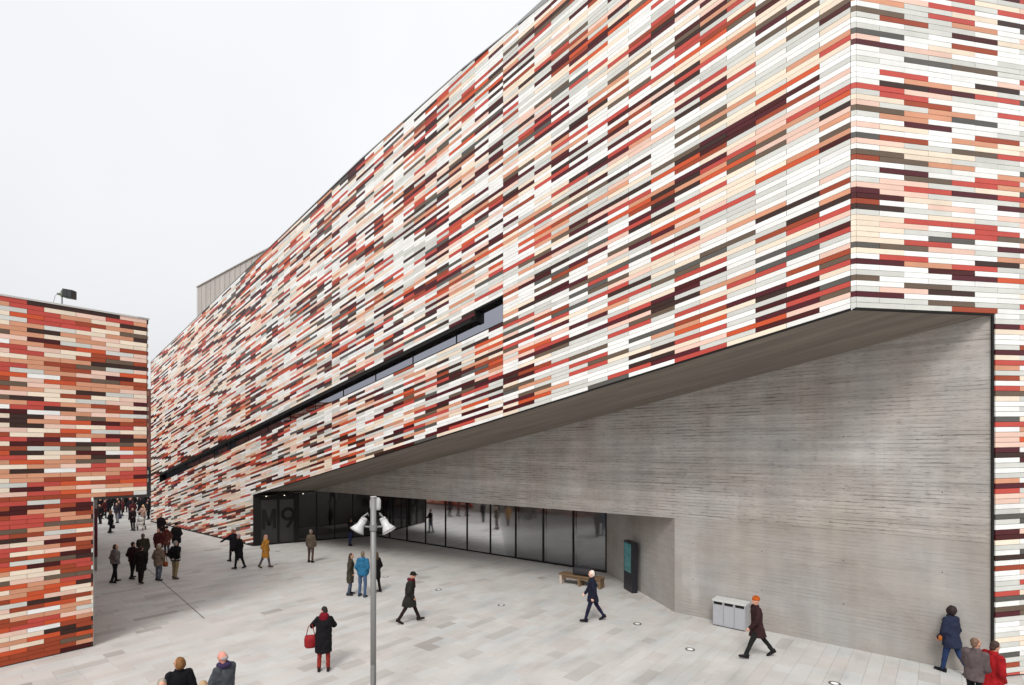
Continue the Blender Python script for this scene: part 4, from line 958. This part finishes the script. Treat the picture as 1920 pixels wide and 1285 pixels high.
r_, _ = person('quilt', 'person in a beige quilted coat, white beanie and light jeans', 298, 1089, 1.66, 4, (3, -4), coat=(148, 128, 112), hem=.24, trousers=(112, 124, 140), shoes=(70, 62, 66), hair=('bob', (150, 132, 112)), hat=(206, 194, 182), arms=PK, bulk=1.2)
bag('tan leather bag at the side of the beige quilted coat', r_, (.30, .02, .86), (.12, .06, .22), (172, 92, 52), [(-.04, 0, .3), (0, 0, .5)], 'shoulder_bag')
r_, _ = person('khaki', 'grey-haired person in a black coat and khaki trousers with a pale strap', 329, 1086, 1.76, 8, (5, -6), splay=4, coat=(24, 22, 24), hem=.12, trousers=(168, 150, 112), shoes=(84, 68, 58), hair=('short', (140, 132, 128)), arms=((-30, 14, 50, .5), (-30, 14, 50, .5)), bulk=1.15)
mb = MB(); mb.loft([((0, 0, 0), .228, .172), ((0, 0, .07), .226, .17)], 20); o_ = mb.build('pale_belt', cloth((214, 208, 200)), r_, True); o_.location = (0, 0, .90)
person('redbrown', 'person in a reddish brown coat and dark hat behind the beige coat', 312.5, 1043, 1.70, 170, (6, -6), coat=(124, 72, 62), hem=.30, trousers=(86, 78, 96), hair=None, hat=(44, 30, 32), scarf=(120, 34, 40), arms=PK, fine=False)
person('darkred', 'person in a dark red coat half hidden behind the beige coat', 297.5, 1048, 1.68, 175, (6, -6), coat=(92, 38, 40), hem=.32, hair=('short', (48, 30, 28)), arms=PK, fine=False, bulk=1.15)
person('beanie', 'person in a dark coat and black beanie behind the khaki trousers', 330.5, 1038, 1.78, 175, (6, -6), coat=(34, 30, 34), hem=.36, hair=None, hat=(24, 20, 24), arms=PK, fine=False, bulk=1.25)
person('silhouette', 'broad person in black standing alone near the foot of the tiled wall', 302, 1012, 1.74, 180, (3, -3), coat=(34, 22, 26), hem=.36, hair=('short', (34, 24, 26)), arms=PK, fine=False, bulk=1.25, trousers=(40, 24, 26))
# --- further back
r_, _ = person('walker', 'slim person in black walking with a dark bag in the alley entrance', 207.5, 1000, 1.70, 20, (8, -10), coat=(28, 26, 30), hem=.30, trousers=(24, 22, 26), hair=('long', (118, 84, 54)), arms=PK, fine=False)
bag('dark bag carried by the slim walker in black', r_, (.28, .0, .62), (.17, .08, .26), (34, 24, 30), [(0, 0, .2)], 'hand_bag')
person('jeans', 'person in a dark jacket and pale jeans further into the alley', 219.5, 981, 1.74, 180, (4, -6), coat=(54, 48, 58), hem=.14, trousers=(150, 150, 158), hair=('short', (96, 62, 52)), arms=PK, fine=False)
person('coatman', 'person in a dark coat standing beside the pushchair', 249, 995.5, 1.76, 170, (5, -6), coat=(42, 34, 38), hem=.32, trousers=(32, 28, 32), hair=('short', (110, 90, 88)), arms=((20, 10, 60, .2), (-4, 10, 30, .1)), fine=False)
person('pinkcoat', 'fair-haired person in a pale pink coat behind the pushchair', 268.5, 985, 1.70, 180, (4, -4), coat=(206, 168, 152), hem=.24, trousers=(34, 30, 38), hair=('bob', (226, 196, 140)), arms=((30, 8, 50, .2), (30, 8, 50, .2)), fine=False)
person('edge', 'dark figure cut off by the annex pier at the left of the alley', 187.5, 983, 1.70, 180, (4, -4), coat=(26, 24, 28), hem=.32, hair=('short', (34, 26, 24)), arms=PK, fine=False)
flush()
# phone-sized detail: pushchair
pc = at(263, 994.5)
ps = thing('pushchair', 'pale grey pushchair with dark wheels between two people in the alley', 'pushchair', pc, math.radians(200))
M_pw = mat('pale_fabric', (.62, .60, .58), .9); M_pf = mat('pushchair_frame', (.10, .10, .10), .5)
for sx in (-.26, .26):
    for y, rr in ((-.28, .15), (.34, .12)):
        mb = MB(); mb.tube([(sx - .02, y, rr), (sx + .02, y, rr)], rr, 16); mb.build('wheel', M_pf, ps)
mb = MB(); mb.rings([[V((x, y, z)) for x, y, z in ((-.2, -.22, .45), (.2, -.22, .45), (.2, .25, .42), (-.2, .25, .42))], [V((x, y, z)) for x, y, z in ((-.23, -.3, .72), (.23, -.3, .72), (.23, .3, .56), (-.23, .3, .56))]]); mb.build('seat', M_pw, ps)
mb = MB(); mb.ell((0, -.16, .82), .24, .22, .2); mb.build('canopy', M_pw, ps, True)
for sx in (-.24, .24):
    mb = MB(); mb.tube([(sx, .34, .12), (sx, -.05, .55), (sx, -.45, 1.02)], .016, 6); mb.tube([(sx, -.28, .15), (sx, .1, .5)], .016, 6); mb.build('frame', M_pf, ps)
mb = MB(); mb.tube([(-.24, -.45, 1.02), (.24, -.45, 1.02)], .018, 6); mb.build('handle', M_pf, ps)
# crowd at the far end of the alley
def copy_tree(o, label, group, loc, rz, sc_):
    c = o.copy(); COL.objects.link(c); c.location = loc; c.rotation_euler = (0, 0, rz); c.scale = (sc_,) * 3; c['label'] = label; c['group'] = group
    for ch in o.children:
        if ch.name.startswith('eye'): continue
        d = ch.copy(); COL.objects.link(d); d.parent = c
    return c
srcs = [PEOPLE[k] for k in ('silhouette', 'blackwall', 'coatman', 'edge', 'beanie', 'bluelegs', 'darkred', 'pointing')]
spots = []
for row, (py, n) in enumerate(((974, 4), (967, 7), (962, 9), (957, 11))):
    for i in range(n): spots.append((184 + (i + .5 + R.uniform(-.35, .35)) * (98 / n), py + R.uniform(-2.0, 2.0)))
for (px, py) in spots:
    p = at(px, py)
    s_ = p.x * U1.x + p.y * U1.y; r_ = p.x * N1.x + p.y * N1.y
    if r_ > DF - 1.0 and s_ < S_END + 1: continue
    copy_tree(R.choice(srcs), 'one of the people in dark winter clothes crowding the far end of the alley', 'crowd at the far end of the alley', p, R.uniform(0, 6.28), R.uniform(.94, 1.05))
bpy.data.collections.remove(TMP)
